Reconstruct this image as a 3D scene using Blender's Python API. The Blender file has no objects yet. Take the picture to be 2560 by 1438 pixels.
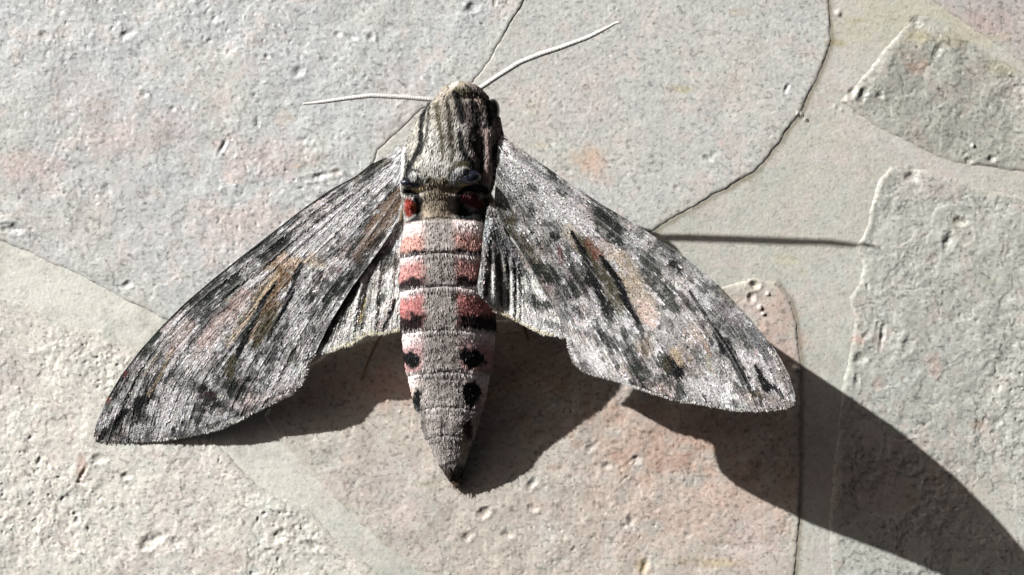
import bpy, math
import numpy as np
from mathutils import Vector

# ---------------------------------------------------------------- camera, world, sun, exposure
sc = bpy.context.scene
sc.unit_settings.scale_length = 0.055          # one unit = 5.5 cm, so the moth spans about 10 cm
COL = sc.collection
CX, CY, D = 1280.0, 719.0, 4500.0              # image plane measures in thousandths of a unit

cam_d = bpy.data.cameras.new('camera'); cam = bpy.data.objects.new('camera', cam_d); COL.objects.link(cam)
cam.location = (0, 0, D / 1000); cam_d.sensor_width = 36; cam_d.lens = 36 * D / 2560
cam_d.clip_start = 0.05; cam_d.clip_end = 100
sc.camera = cam

SUN = Vector((-1.6, 1.2, 1.0))                 # towards the sun
w = bpy.data.worlds.new('World'); sc.world = w; w.use_nodes = True
nt = w.node_tree; bg = nt.nodes['Background']; sky = nt.nodes.new('ShaderNodeTexSky')
sky.sky_type = 'NISHITA'; sky.sun_disc = False
sky.sun_elevation = math.atan2(SUN.z, math.hypot(SUN.x, SUN.y))
sky.sun_rotation = math.atan2(SUN.x, SUN.y)
sky.air_density = 0.02; sky.dust_density = 2.3; sky.ozone_density = 0.0
nt.links.new(sky.outputs[0], bg.inputs[0]); bg.inputs[1].default_value = 0.05
sl = bpy.data.lights.new('sun', 'SUN'); so = bpy.data.objects.new('sun', sl); COL.objects.link(so)
sl.energy = 4.8; sl.angle = math.radians(0.6); sl.color = (1.0, 0.992, 0.978)
so.rotation_euler = (-SUN).to_track_quat('-Z', 'Y').to_euler()
vs = sc.view_settings; vs.view_transform = 'Standard'; vs.look = 'None'; vs.exposure = 0.84; vs.gamma = 1

# ---------------------------------------------------------------- numeric helpers
def P(u, v, h):
    """photo position (u, v) at height h -> world"""
    u = np.asarray(u, float); v = np.asarray(v, float); h = np.asarray(h, float)
    k = (D - h) / D
    return np.stack([(u - CX) * k, (CY - v) * k, h + 0 * u], -1) / 1000
def srgb(r, g, b):
    c = np.array([r, g, b], float) / 255
    return np.where(c <= 0.04045, c / 12.92, ((c + 0.055) / 1.055) ** 2.4)
def sst(a, b, x):
    t = np.clip((x - a) / (b - a), 0, 1); return t * t * (3 - 2 * t)
_LAT = {}
def vn(x, y, seed=0):
    if seed not in _LAT: _LAT[seed] = np.random.RandomState(seed).rand(256, 256)
    L = _LAT[seed]
    xi = np.floor(x).astype(int); yi = np.floor(y).astype(int); fx = x - xi; fy = y - yi
    fx = fx * fx * (3 - 2 * fx); fy = fy * fy * (3 - 2 * fy)
    a = L[yi & 255, xi & 255]; b = L[yi & 255, (xi + 1) & 255]; c = L[(yi + 1) & 255, xi & 255]; d = L[(yi + 1) & 255, (xi + 1) & 255]
    return (a * (1 - fx) + b * fx) * (1 - fy) + (c * (1 - fx) + d * fx) * fy
def fbm(x, y, s, seed=0, o=4, g=0.5):
    r = 0; a = 1; t = 0
    for i in range(o):
        r = r + a * vn(x / s + 17.3 * i, y / s + 9.1 * i, seed + i); t += a; a *= g; s = s / 2.03
    return r / t * 2 - 1
def pits(x, y, cell, seed, prob, r0, r1, sharp=0.45):
    """scattered elongated hollows, 1 at the middle of each"""
    R = np.random.RandomState(seed).rand(5, 128, 128)
    xi = np.floor(x / cell).astype(int); yi = np.floor(y / cell).astype(int); out = np.zeros_like(x)
    for dx in (-1, 0, 1):
        for dy in (-1, 0, 1):
            ix = (xi + dx) & 127; iy = (yi + dy) & 127
            px = (xi + dx + R[0, iy, ix]) * cell; py = (yi + dy + R[1, iy, ix]) * cell
            r = r0 + (r1 - r0) * R[2, iy, ix] ** 2; an = R[3, iy, ix] * 3.14
            c, s = np.cos(an), np.sin(an); ex = (x - px) * c + (y - py) * s; ey = -(x - px) * s + (y - py) * c
            q = np.sqrt((ex / r) ** 2 + (ey / (r * 0.62)) ** 2)
            out = np.maximum(out, np.where(R[4, iy, ix] < prob, 1 - sst(sharp, 1, q), 0))
    return out
def resample(pts, n):
    p = np.array(pts, float); d = np.r_[0, np.cumsum(np.hypot(*np.diff(p[:, :2], axis=0).T))]; t = np.linspace(0, d[-1], n)
    return np.stack([np.interp(t, d, p[:, i]) for i in range(p.shape[1])], -1)
def smooth_curve(pts, n, passes=3):
    p = resample(pts, n)
    for _ in range(passes): p[1:-1] = (p[:-2] + 2 * p[1:-1] + p[2:]) / 4
    return p
def tps(ctrl):
    c = np.array(ctrl, float); x = c[:, :2] / 1000; n = len(c)
    def U(r2): return 0.5 * r2 * np.log(r2 + 1e-12)
    K = U(((x[:, None] - x[None]) ** 2).sum(-1)) + 1e-5 * np.eye(n); A = np.zeros((n + 3, n + 3))
    A[:n, :n] = K; A[:n, n] = 1; A[:n, n + 1:] = x; A[n, :n] = 1; A[n + 1:, :n] = x.T
    s = np.linalg.solve(A, np.r_[c[:, 2], 0, 0, 0])
    def f(u, v):
        q = np.stack([u, v], -1) / 1000; r = s[n] + s[n + 1] * q[..., 0] + s[n + 2] * q[..., 1]
        for i in range(n): r = r + s[i] * U(((q - x[i]) ** 2).sum(-1))
        return r
    return f
def seg_dist(u, v, pts, widths=None):
    """distance to a polyline and the width there"""
    best = np.full(np.shape(u), 1e9); wd = np.ones(np.shape(u)); p = np.array(pts, float)
    if len(p) == 1: return np.hypot(u - p[0, 0], v - p[0, 1]), wd * (widths[0] if widths is not None else 1)
    for i in range(len(p) - 1):
        a, b = p[i, :2], p[i + 1, :2]; ab = b - a; t = np.clip(((u - a[0]) * ab[0] + (v - a[1]) * ab[1]) / (ab @ ab + 1e-9), 0, 1)
        d = np.hypot(u - a[0] - t * ab[0], v - a[1] - t * ab[1])
        if widths is not None:
            wseg = widths[i] + (widths[i + 1] - widths[i]) * t; d2 = d / wseg; m = d2 < best; best = np.where(m, d2, best); wd = np.where(m, wseg, wd)
        else: best = np.minimum(best, d)
    return (best * wd, wd) if widths is not None else (best, wd)

# ---------------------------------------------------------------- mesh helpers
def link(name, me, mat, parent=None):
    o = bpy.data.objects.new(name, me); COL.objects.link(o)
    if mat: me.materials.append(mat)
    if parent: o.parent = parent
    return o
def raw_mesh(name, verts, quads, tris=None, col=None, smooth=True):
    me = bpy.data.meshes.new(name); verts = np.asarray(verts, np.float32).reshape(-1, 3)
    quads = np.asarray(quads, np.int32).reshape(-1, 4); tris = np.zeros((0, 3), np.int32) if tris is None else np.asarray(tris, np.int32).reshape(-1, 3)
    me.vertices.add(len(verts)); me.vertices.foreach_set('co', verts.ravel())
    li = np.r_[quads.ravel(), tris.ravel()]; me.loops.add(len(li)); me.loops.foreach_set('vertex_index', li.astype(np.int32))
    st = np.r_[np.arange(len(quads)) * 4, len(quads) * 4 + np.arange(len(tris)) * 3]; me.polygons.add(len(st))
    me.polygons.foreach_set('loop_start', st.astype(np.int32))
    me.polygons.foreach_set('use_smooth', np.full(len(st), smooth) if np.isscalar(smooth) else smooth)
    me.update(calc_edges=True)
    if col is not None:
        a = me.color_attributes.new('Col', 'FLOAT_COLOR', 'POINT'); c = np.ones((len(verts), 4), np.float32); c[:, :3] = np.clip(np.asarray(col).reshape(-1, 3), 0, 1)
        a.data.foreach_set('color', c.ravel())
    return me
def grid_quads(ny, nx):
    i = np.arange(ny * nx).reshape(ny, nx)
    return np.stack([i[:-1, :-1], i[1:, :-1], i[1:, 1:], i[:-1, 1:]], -1).reshape(-1, 4)
def compact(verts, quads, col):
    used = np.unique(quads); m = np.full(len(verts), -1); m[used] = np.arange(len(used)); return verts[used], m[quads], col[used]
def tube(path, radii, n=10, col=None):
    p = np.array(path, float); m = len(p); T = np.gradient(p, axis=0); T /= np.linalg.norm(T, axis=1)[:, None] + 1e-12
    up = np.array([0.13, 0.21, 1.0]); A = np.cross(T, up); A /= np.linalg.norm(A, axis=1)[:, None] + 1e-12; B = np.cross(A, T)
    an = np.linspace(0, 2 * np.pi, n, endpoint=False); r = np.asarray(radii)[:, None, None]
    V = p[:, None] + r * (np.cos(an)[None, :, None] * A[:, None] + np.sin(an)[None, :, None] * B[:, None])
    i = np.arange(m * n).reshape(m, n); j = np.roll(i, -1, 1)
    q = np.stack([i[:-1], i[1:], j[1:], j[:-1]], -1).reshape(-1, 4)
    V = np.concatenate([V.reshape(-1, 3), p[:1], p[-1:]]); t = np.concatenate([np.stack([i[0], j[0], np.full(n, m * n)], -1), np.stack([j[-1], i[-1], np.full(n, m * n + 1)], -1)])
    return V, q, t

# ---------------------------------------------------------------- materials
def material(name, rough=0.5, spec=0.5, sheen=0.0, noise_scale=300, noise_amt=0.3, bump=0.3, bump_dist=0.001, bump_scale=300, coat=0.0, flat=None, trans=0.0, speck=0.0):
    m = bpy.data.materials.new(name); m.use_nodes = True; n = m.node_tree; b = n.nodes['Principled BSDF']; L = n.links.new
    tc = n.nodes.new('ShaderNodeTexCoord')
    if flat is None:
        at = n.nodes.new('ShaderNodeAttribute'); at.attribute_name = 'Col'; src = at.outputs['Color']
    else:
        rgb = n.nodes.new('ShaderNodeRGB'); rgb.outputs[0].default_value = (*flat, 1); src = rgb.outputs[0]
    nz = n.nodes.new('ShaderNodeTexNoise'); nz.inputs['Scale'].default_value = noise_scale; nz.inputs['Detail'].default_value = 3
    L(tc.outputs['Object'], nz.inputs['Vector'])
    mr = n.nodes.new('ShaderNodeMapRange'); mr.inputs[1].default_value = 0.25; mr.inputs[2].default_value = 0.75
    mr.inputs[3].default_value = 1 - noise_amt; mr.inputs[4].default_value = 1 + noise_amt; L(nz.outputs['Fac'], mr.inputs[0])
    mx = n.nodes.new('ShaderNodeVectorMath'); mx.operation = 'SCALE'; L(src, mx.inputs[0]); L(mr.outputs[0], mx.inputs['Scale'])
    if speck:      # dark mineral grains
        n2 = n.nodes.new('ShaderNodeTexNoise'); n2.inputs['Scale'].default_value = 92; n2.inputs['Detail'].default_value = 1.0; L(tc.outputs['Object'], n2.inputs['Vector'])
        m2 = n.nodes.new('ShaderNodeMapRange'); m2.inputs[1].default_value = 0.60; m2.inputs[2].default_value = 0.70; m2.inputs[3].default_value = 1.0; m2.inputs[4].default_value = 1 - speck; L(n2.outputs['Fac'], m2.inputs[0])
        m3 = n.nodes.new('ShaderNodeMath'); m3.operation = 'MULTIPLY'; L(mr.outputs[0], m3.inputs[0]); L(m2.outputs[0], m3.inputs[1]); L(m3.outputs[0], mx.inputs['Scale'])
        n3 = n.nodes.new('ShaderNodeTexNoise'); n3.inputs['Scale'].default_value = 60; L(tc.outputs['Object'], n3.inputs['Vector'])
        m4 = n.nodes.new('ShaderNodeMapRange'); m4.inputs[1].default_value = 0.35; m4.inputs[2].default_value = 0.65; m4.inputs[3].default_value = rough - .14; m4.inputs[4].default_value = rough + .14; L(n3.outputs['Fac'], m4.inputs[0]); L(m4.outputs[0], b.inputs['Roughness'])
    L(mx.outputs[0], b.inputs['Base Color'])
    b.inputs['Roughness'].default_value = rough; b.inputs['Specular IOR Level'].default_value = spec
    b.inputs['Sheen Weight'].default_value = sheen; b.inputs['Coat Weight'].default_value = coat; b.inputs['Coat Roughness'].default_value = 0.12
    if bump:
        nb = n.nodes.new('ShaderNodeTexNoise'); nb.inputs['Scale'].default_value = bump_scale; nb.inputs['Detail'].default_value = 2.5
        L(tc.outputs['Object'], nb.inputs['Vector']); bp = n.nodes.new('ShaderNodeBump'); bp.inputs['Strength'].default_value = bump
        bp.inputs['Distance'].default_value = bump_dist; L(nb.outputs['Fac'], bp.inputs['Height']); L(bp.outputs[0], b.inputs['Normal'])
    if trans:
        out = n.nodes['Material Output']; tr = n.nodes.new('ShaderNodeBsdfTranslucent'); L(mx.outputs[0], tr.inputs[0])
        ms = n.nodes.new('ShaderNodeMixShader'); ms.inputs[0].default_value = trans; L(b.outputs[0], ms.inputs[1]); L(tr.outputs[0], ms.inputs[2]); L(ms.outputs[0], out.inputs[0])
    return m
M_STONE = material('glazed_stone', rough=0.42, spec=0.5, noise_scale=95, noise_amt=0.13, bump=0.36, bump_dist=0.003, bump_scale=105, speck=0.34)
M_JOINT = material('glazed_joint', rough=0.42, spec=0.5, noise_scale=95, noise_amt=0.10, bump=0.3, bump_dist=0.003, bump_scale=120, speck=0.22)
M_WING = material('wing_scales', rough=0.6, spec=0.06, sheen=0.0, noise_scale=260, noise_amt=0.25, bump=0.5, bump_dist=0.003, bump_scale=230)
M_BODY = material('body_scales', rough=0.6, spec=0.2, sheen=0.0, noise_scale=240, noise_amt=0.2, bump=0.3, bump_dist=0.003, bump_scale=230)
M_FUR = material('fur', rough=0.65, spec=0.2, noise_amt=0.1, bump=0)
M_ANT = material('antenna_scales', rough=0.45, spec=0.5, noise_scale=120, noise_amt=0.15, bump=0.4, bump_dist=0.003)
M_EYE = material('eye_gloss', rough=0.12, spec=0.8, bump=0, flat=tuple(srgb(38, 44, 34)))
M_LEG = material('leg_chitin', rough=0.45, noise_amt=0.3, bump=0.3, bump_dist=0.002)

# ---------------------------------------------------------------- ground: joint bed and stones
fine = 2.5
xs = np.r_[np.arange(-900, -24, 14), np.arange(-24, 2584, fine), np.arange(2590, 3460, 14)]
ys = np.r_[np.arange(-800, -24, 14), np.arange(-24, 1462, fine), np.arange(1470, 2240, 14)]
GREY = srgb(177, 180, 182); WARM = srgb(181, 180, 173); PINK = srgb(182, 173, 172); CREAM = srgb(186, 184, 166); JOINT = srgb(174, 174, 164)
STAINS_AND_LIGHT = [
    (300, 1280, 560, 260, (200, 198, 192), .6), (260, 120, 420, 200, (190, 192, 195), .5), (560, 620, 300, 140, (194, 186, 185), .4),  # x, y, rx, ry, colour, strength; first is lower-left glare painted pale
    (2088, 108, 26, 9, (140, 122, 70), .8), (2145, 50, 22, 8, (160, 140, 90), .5), (1700, 224, 30, 10, (160, 146, 90), .6), (1840, 30, 26, 14, (176, 160, 120), .5),
    (1740, 185, 24, 10, (196, 160, 150), .5), (1455, 400, 60, 45, (196, 160, 120), .55), (1480, 430, 40, 50, (196, 150, 130), .5), (1350, 365, 26, 10, (186, 160, 110), .5),
    (747, 418, 15, 12, (170, 125, 60), .7), (80, 420, 120, 50, (196, 156, 150), .4), (330, 330, 200, 60, (190, 160, 156), .4), (660, 400, 130, 60, (196, 160, 156), .45),
    (600, 560, 150, 70, (192, 162, 156), .4), (205, 1175, 14, 30, (176, 120, 104), .6), (1605, 1415, 20, 26, (150, 122, 50), .8), (1770, 1405, 110, 14, (170, 150, 90), .5),
    (2450, 60, 90, 50, (190, 160, 156), .5), (2270, 120, 60, 45, (168, 150, 120), .45), (2400, 95, 130, 18, (160, 156, 118), .5), (2520, 170, 80, 20, (160, 156, 118), .5), (2290, 170, 34, 20, (176, 120, 104), .4),
    (2090, 330, 70, 60, (186, 176, 160), .25), (2145, 850, 16, 14, (190, 130, 118), .5), (2190, 960, 20, 18, (186, 130, 112), .5), (2440, 1060, 30, 16, (186, 140, 120), .5), (2330, 910, 26, 30, (190, 150, 140), .5),
    (1640, 1240, 260, 130, (184, 158, 148), .5), (1850, 1260, 160, 140, (186, 156, 142), .5), (1930, 850, 90, 120, (190, 152, 142), .6), (1500, 1060, 120, 60, (182, 170, 160), .3),
    (560, 1400, 60, 30, (188, 150, 138), .35), (900, 950, 170, 80, (180, 146, 132), .9), (1310, 930, 170, 150, (170, 142, 118), .95), (1700, 1080, 260, 110, (172, 140, 124), .9), (2200, 1200, 260, 130, (172, 152, 144), .6),  # strong brown patches paint the moth's shadow warmer on pinkish stone
    (1060, 1210, 34, 16, (180, 176, 140), .5), (1500, 1200, 60, 40, (190, 176, 160), .3), (1960, 1120, 40, 200, (168, 138, 110), .4), (1820, 345, 40, 20, (186, 170, 160), .3), (1770, 300, 16, 14, (194, 156, 148), .5), (1805, 360, 12, 10, (194, 156, 148), .5),
    (1340, 270, 22, 20, (176, 172, 140), .4), (2480, 700, 20, 12, (160, 150, 110), .4), (2390, 560, 16, 24, (150, 140, 100), .4), (1950, 650, 60, 14, (186, 180, 140), .4), (2010, 680, 18, 10, (170, 160, 110), .3)]
# single hollows the photograph shows: x, y, rx, ry, angle, depth
HOLES = [(1966, 222, 13, 6, -60, 4), (1772, 396, 12, 7, 20, 4), (2052, 352, 4, 3, 0, 2), (378, 1352, 30, 15, -30, 6), (444, 1356, 20, 14, 20, 6), (700, 1340, 26, 14, -20, 5), (780, 1365, 30, 12, 10, 5),
         (210, 1180, 26, 6, -60, 4), (248, 1148, 16, 12, 0, 4), (316, 1190, 12, 9, 0, 4), (800, 440, 26, 9, -12, 4), (842, 430, 12, 9, 0, 4), (558, 366, 7, 24, 30, 4), (1212, 1280, 18, 12, -30, 5), (1330, 1210, 20, 9, -45, 4), (1334, 1270, 12, 10, 0, 4), (1268, 1336, 16, 11, 0, 4), (1170, 1340, 14, 11, -30, 4), (1515, 1165, 12, 9, 0, 4), (1578, 1300, 10, 16, 10, 3.5), (1482, 1115, 20, 8, -40, 3), (1592, 1148, 12, 10, 0, 3),
         (748, 178, 18, 12, -40, 4), (668, 142, 8, 7, 0, 4), (876, 92, 16, 8, 20, 4), (928, 92, 9, 11, 10, 4), (845, 85, 10, 8, 0, 3), (1180, 20, 20, 12, -30, 4), (320, 712, 14, 8, -20, 5), (30, 572, 26, 12, 10, 6), (110, 92, 14, 12, 0, 4), (320, 85, 20, 10, -30, 4), (360, 236, 10, 9, 0, 4), (432, 272, 8, 7, 0, 3), (1612, 1412, 10, 22, 15, 5), (2270, 860, 14, 20, 0, 4), (2205, 840, 7, 34, 8, 4), (2150, 900, 16, 14, 0, 4), (2142, 950, 8, 22, 0, 4),
         (2420, 402, 12, 8, 0, 4), (2478, 398, 12, 9, 0, 4), (2160, 235, 22, 10, -60, 5), (2130, 232, 14, 9, -60, 5), (2200, 240, 12, 9, 0, 4), (2345, 125, 10, 22, 30, 5), (2290, 55, 14, 12, 0, 5), (2280, 440, 18, 16, 30, 5), (2370, 600, 14, 26, 10, 5), (2400, 555, 18, 10, 0, 5), (1885, 712, 13, 12, 0, 8), (1878, 745, 9, 14, 0, 6), (1180, 320, 6, 6, 0, 1)]
BUMPS = [(2002, 288, 9, 6), (2014, 297, 7, 5), (1994, 284, 6, 5), (2096, 34, 10, 5), (2088, 268, 6, 3), (2102, 275, 6, 3), (1990, 922, 11, 9), (2432, 365, 7, 5), (1900, 770, 9, 5), (1920, 735, 8, 4), (1908, 785, 6, 5)]
STONES = [  # outline, label, level, roughness of the relief, base colour, (relief scale)
    dict(p=[(-900, -800), (1560, -800), (1400, -150), (1310, 0), (1250, 110), (1185, 205), (1050, 275), (945, 378), (925, 420), (900, 560), (860, 700), (760, 800), (600, 840), (480, 822), (400, 790), (200, 690), (0, 598), (-300, 480), (-900, 330)], lev=4.5, r=0.8, c=GREY, seed=11, lab='large pale grey stone with faint pink blotches behind the left wing'),
    dict(p=[(1556, -800), (1398, -150), (1308, -2), (1249, 108), (1183, 203), (1049, 272), (944, 375), (924, 420), (950, 600), (1100, 700), (1300, 720), (1500, 640), (1640, 571), (1780, 490), (1885, 430), (1915, 395), (1995, 288), (2040, 200), (2076, 100), (2070, 0), (2060, -150), (2000, -800)], lev=0.9, tilt=1.7, r=0.3, c=srgb(176, 177, 176), seed=21, lab='smooth bluish grey stone at the top with a dark bent edge'),
    dict(p=[(2290, 40), (2226, 108), (2186, 160), (2106, 255), (2201, 323), (2301, 370), (2381, 403), (2551, 430), (2800, 470), (3460, 520), (3460, 330), (2800, 260), (2551, 180), (2401, 92), (2320, 42)], lev=4.5, r=1.9, c=srgb(152, 153, 147), seed=31, lab='rough pitted stone pointing left in the upper right'),
    dict(p=[(2326, 0), (2411, 55), (2551, 155), (2800, 290), (3460, 480), (3460, -800), (1900, -800), (2180, -110)], lev=4, r=0.6, c=srgb(164, 160, 160), seed=41, lab='smooth pinkish stone in the top right corner'),
    dict(p=[(2230, 418), (2196, 460), (2176, 530), (2161, 592), (2141, 620), (2160, 665), (2150, 710), (2126, 745), (2139, 795), (2129, 850), (2119, 920), (2100, 990), (2085, 1150), (2070, 1300), (2078, 1438), (2090, 1700), (2100, 2240), (3460, 2240), (3460, 660), (2800, 560), (2551, 495), (2450, 470), (2330, 430)], lev=4.5, r=1.65, c=srgb(163, 165, 161), seed=51, lab='rough speckled grey stone along the right side'),
    dict(p=[(1885, 694), (1940, 705), (1975, 750), (1992, 820), (2000, 900), (2003, 1100), (1998, 1300), (1985, 1438), (1980, 1750), (1960, 2240), (1300, 2240), (1180, 1600), (1060, 1438), (960, 1360), (869, 1274), (824, 1229), (749, 1154), (700, 1100), (660, 1040), (720, 950), (820, 880), (1000, 820), (1300, 800), (1500, 790), (1700, 750)], lev=5.0, r=0.75, c=srgb(177, 170, 163), seed=61, lab='pinkish beige stone under the moth and its shadow'),
    dict(p=[(-900, 440), (-300, 640), (0, 740), (65, 762), (175, 813), (260, 826), (325, 868), (400, 930), (480, 1020), (554, 1124), (639, 1209), (769, 1272), (849, 1354), (939, 1429), (1060, 1600), (1180, 2240), (-900, 2240)], lev=3.8, r=1.35, c=srgb(194, 192, 186), seed=71, lab='rough cream stone in the lower left'),
]
JOINT_STAINS_AND_GLARE = [(150, 730, 380, 170, (204, 203, 194), 1.4), (700, 1230, 260, 220, (198, 197, 187), 1.3), (2300, 60, 300, 90, (176, 174, 148), .7)]   # glare painted as paler colour on the left joint, then a yellowish stain
def stain_light_colours(X, Y, col, lst=None):
    wob = fbm(X, Y, 30, 90, 3)
    for x, y, rx, ry, c, s in (lst or STAINS_AND_LIGHT):
        m = (abs(X - x) < rx * 2) & (abs(Y - y) < ry * 2)
        q = np.sqrt(((X[m] - x) / rx) ** 2 + ((Y[m] - y) / ry) ** 2) + 0.75 * wob[m]
        a = (0.62 * s * (1 - sst(0.2, 1.3, q)))[:, None]; col[m] = col[m] * (1 - a) + srgb(*c) * a
    return col
def tile_colour(X, Y, base, seed, speck=1.0):
    col = np.broadcast_to(base, X.shape + (3,)).copy()
    n = fbm(X, Y, 240, seed, 4)[..., None]; pk = sst(0.0, 0.5, n); col = col * (1 - 0.45 * pk) + PINK * 0.45 * pk
    n = fbm(X, Y, 190, seed + 3, 4)[..., None]; pk = sst(0.05, 0.5, n); col = col * (1 - 0.4 * pk) + WARM * 0.4 * pk
    col = stain_light_colours(X, Y, col)
    h1 = (0.45 * sst(0.1, 0.6, fbm(X, Y, 44, seed + 11, 3)))[..., None]; col = col * (1 - h1) + srgb(186, 175, 171) * h1 * (col.mean(-1, keepdims=True) / 0.42)
    h1 = (0.40 * sst(0.1, 0.6, fbm(X, Y, 40, seed + 12, 3)))[..., None]; col = col * (1 - h1) + srgb(174, 179, 176) * h1 * (col.mean(-1, keepdims=True) / 0.42)
    col *= (1 + 0.09 * fbm(X * 0.8, Y, 16, seed + 5, 3))[..., None]
    g = sst(0.35, 0.75, fbm(X, Y, 7, seed + 13, 2))[..., None] * speck; col = col * (1 + 0.25 * g)  # glints painted into the colour as small pale specks
    g = sst(0.32, 0.75, fbm(X * 0.75, Y, 8.5, seed + 7, 2))[..., None] * speck                 # dark mineral specks
    col *= 1 - 0.40 * g
    g = sst(0.45, 0.8, fbm(X, Y, 9, seed + 8, 2))[..., None]; col = col * (1 - 0.2 * g) + srgb(180, 146, 136) * 0.2 * g
    return col
def relief(X, Y, r, seed):
    region = sst(-0.15, 0.35, fbm(X, Y, 210, seed + 20, 2))
    z = r * (1.5 * fbm(X, Y, 60, seed + 21, 2) + (0.4 + 0.8 * region) * 1.0 * fbm(X, Y, 19, seed + 22, 2) + (0.28 + 0.25 * region) * fbm(X, Y, 8.5, seed + 24, 2))
    xw = X + 7 * fbm(X, Y, 18, seed + 27, 2); yw = Y + 7 * fbm(X, Y, 18, seed + 28, 2)
    pz = pits(xw, yw, 46, seed + 23, 0.30 * min(r, 1.3), 7, 17, 0.0)
    pz2 = pits(xw, yw, 21, seed + 25, 0.42 * min(r, 1.3), 4.5, 10, 0.0)
    te = fbm(X, Y, 95, seed + 30, 4); z = z + min(r, 1.2) * (1.0 * sst(0.02, 0.07, te) + 0.8 * sst(-0.22, -0.17, te))
    z = z + (0.4 + 0.8 * region) * 2.0 * min(r, 1.2) * pits(xw, yw, 24, seed + 29, 0.3, 2.6, 5.5, 0.1)
    z = z - (0.3 + 0.9 * region) * (2.9 * pz + 1.7 * pz2) * (0.35 + 0.65 * min(r, 1.3))
    return z, pz
def holes(X, Y, z):
    for x, y, rx, ry, a, dep in HOLES:
        m = (abs(X - x) < 60) & (abs(Y - y) < 60); a = math.radians(a); c, s = math.cos(a), math.sin(a); dx = X[m] - x; dy = Y[m] - y
        q = np.hypot((dx * c + dy * s) / rx, (-dx * s + dy * c) / ry) + 0.4 * fbm(X[m], Y[m], 14, 5, 2)
        z[m] += -0.95 * dep * (1 - sst(0.0, 1.35, q)) + 0.12 * dep * np.exp(-((q - 1.45) / 0.3) ** 2)
    for x, y, r, h in BUMPS:
        m = (abs(X - x) < 30) & (abs(Y - y) < 30); q = np.hypot(X[m] - x, Y[m] - y) / r + 0.3 * fbm(X[m], Y[m], 6, 6, 2)
        z[m] += h * (1 - sst(0.2, 1.05, q))
    return z
def inside(u, v, poly):
    c = np.zeros(u.shape, bool); p = np.array(poly, float)
    for i in range(len(p)):
        (x1, y1), (x2, y2) = p[i], p[i - 1]
        if y1 == y2: continue
        c ^= ((y1 > v) != (y2 > v)) & (u < (x2 - x1) * (v - y1) / (y2 - y1) + x1)
    return c
bx = np.r_[np.arange(-900, -24, 20), np.arange(-24, 2584, 4), np.arange(2590, 3460, 20)]
by = np.r_[np.arange(-800, -24, 20), np.arange(-24, 1462, 4), np.arange(1470, 2240, 20)]
X, Y = np.meshgrid(bx, by)
Z = 0.9 * fbm(X, Y, 90, 301, 2) + 0.35 * fbm(X, Y, 16, 302, 2); Z = holes(X, Y, Z)
Cc = stain_light_colours(X, Y, tile_colour(X, Y, JOINT, 310, 0.45), JOINT_STAINS_AND_GLARE)
for ln_ in ([(2076, -100), (2073, 0), (2080, 105), (2043, 205), (2000, 292), (1918, 400), (1888, 436), (1780, 498), (1640, 578)], [(1945, 700), (1980, 750), (1997, 820), (2004, 900), (2006, 1100), (2001, 1300), (1988, 1460)], [(1306, 0), (1250, 108), (1185, 205), (1050, 275), (945, 377)]):   # dirt caught in the joint
    wx = 4 * fbm(X, Y, 50, 1, 3); wy = 4 * fbm(X, Y, 50, 3, 3); dd, _ = seg_dist(X + wx, Y + wy, ln_); a = (0.6 * np.exp(-((dd + 3 * fbm(X, Y, 18, 8, 2)) / 6.5) ** 2))[..., None]; Cc = Cc * (1 - a) + srgb(104, 94, 70) * a
q = grid_quads(len(by), len(bx)); V = np.stack([(X - CX) / 1000, (CY - Y) / 1000, Z / 1000], -1).reshape(-1, 3)
ground = link('paving', raw_mesh('paving', V, q, col=Cc.reshape(-1, 3)), M_JOINT)
ground['kind'] = 'structure'; ground['label'] = 'smooth greenish cream joint between the paving stones'
for S in STONES:
    p = np.array(S['p'], float); x0, y0 = p.min(0) - 20; x1, y1 = p.max(0) + 20
    X, Y = np.meshgrid(xs[(xs >= x0) & (xs <= x1)], ys[(ys >= y0) & (ys <= y1)])
    wx = 4 * fbm(X, Y, 50, 1, 3) + 2.6 * fbm(X, Y, 15, 2, 3); wy = 4 * fbm(X, Y, 50, 3, 3) + 2.6 * fbm(X, Y, 15, 4, 3)
    sd, _ = seg_dist(X + wx, Y + wy, np.r_[p, p[:1]]); sd = np.where(inside(X + wx, Y + wy, p), sd, -sd)
    z, pz = relief(X, Y, S['r'], S['seed'])
    edge = sst(-14, 9, sd) if S['seed'] in (31, 51) else sst(-10, 6, sd)
    lv = S['lev'] * (1.0 if S['seed'] == 21 else 0.62) * (0.35 + 1.1 * vn(X / 55, Y / 55, 7)) * (1 - (.75 * sst(930, 1040, Y) if S['seed'] == 51 else 0))
    zz = (lv + z * sst(-2, 26, sd) + 0.3 * np.exp(-((sd - 9) / 7) ** 2)) * edge - 3.5 * (1 - edge); zz = np.maximum(zz, -5)
    zz = holes(X, Y, zz)
    if 'tilt' in S: zz = zz + S['tilt'] * sst(1350, 1650, X) * edge
    col = tile_colour(X, Y, S['c'], S['seed'], 0.7 + 0.3 * S['r'])
    ej = (1 - sst(-4, 30, sd + 22 * fbm(X, Y, 34, S['seed'] + 60, 3)))[..., None] * (0.55 if S['seed'] != 11 else 0.25); col = col * (1 - ej) + tile_colour(X, Y, JOINT, 310, 0.45) * ej
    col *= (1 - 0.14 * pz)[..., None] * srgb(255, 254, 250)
    q = grid_quads(*X.shape); keep = (sd.ravel()[q] > (-15 if S['seed'] in (31, 51) else -9)).any(1)
    V = np.stack([(X - CX) / 1000, (CY - Y) / 1000, zz / 1000], -1).reshape(-1, 3)
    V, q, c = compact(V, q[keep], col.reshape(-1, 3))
    o = link('stone', raw_mesh('stone', V, q, col=c), M_STONE, ground); o['label'] = S['lab']

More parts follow.
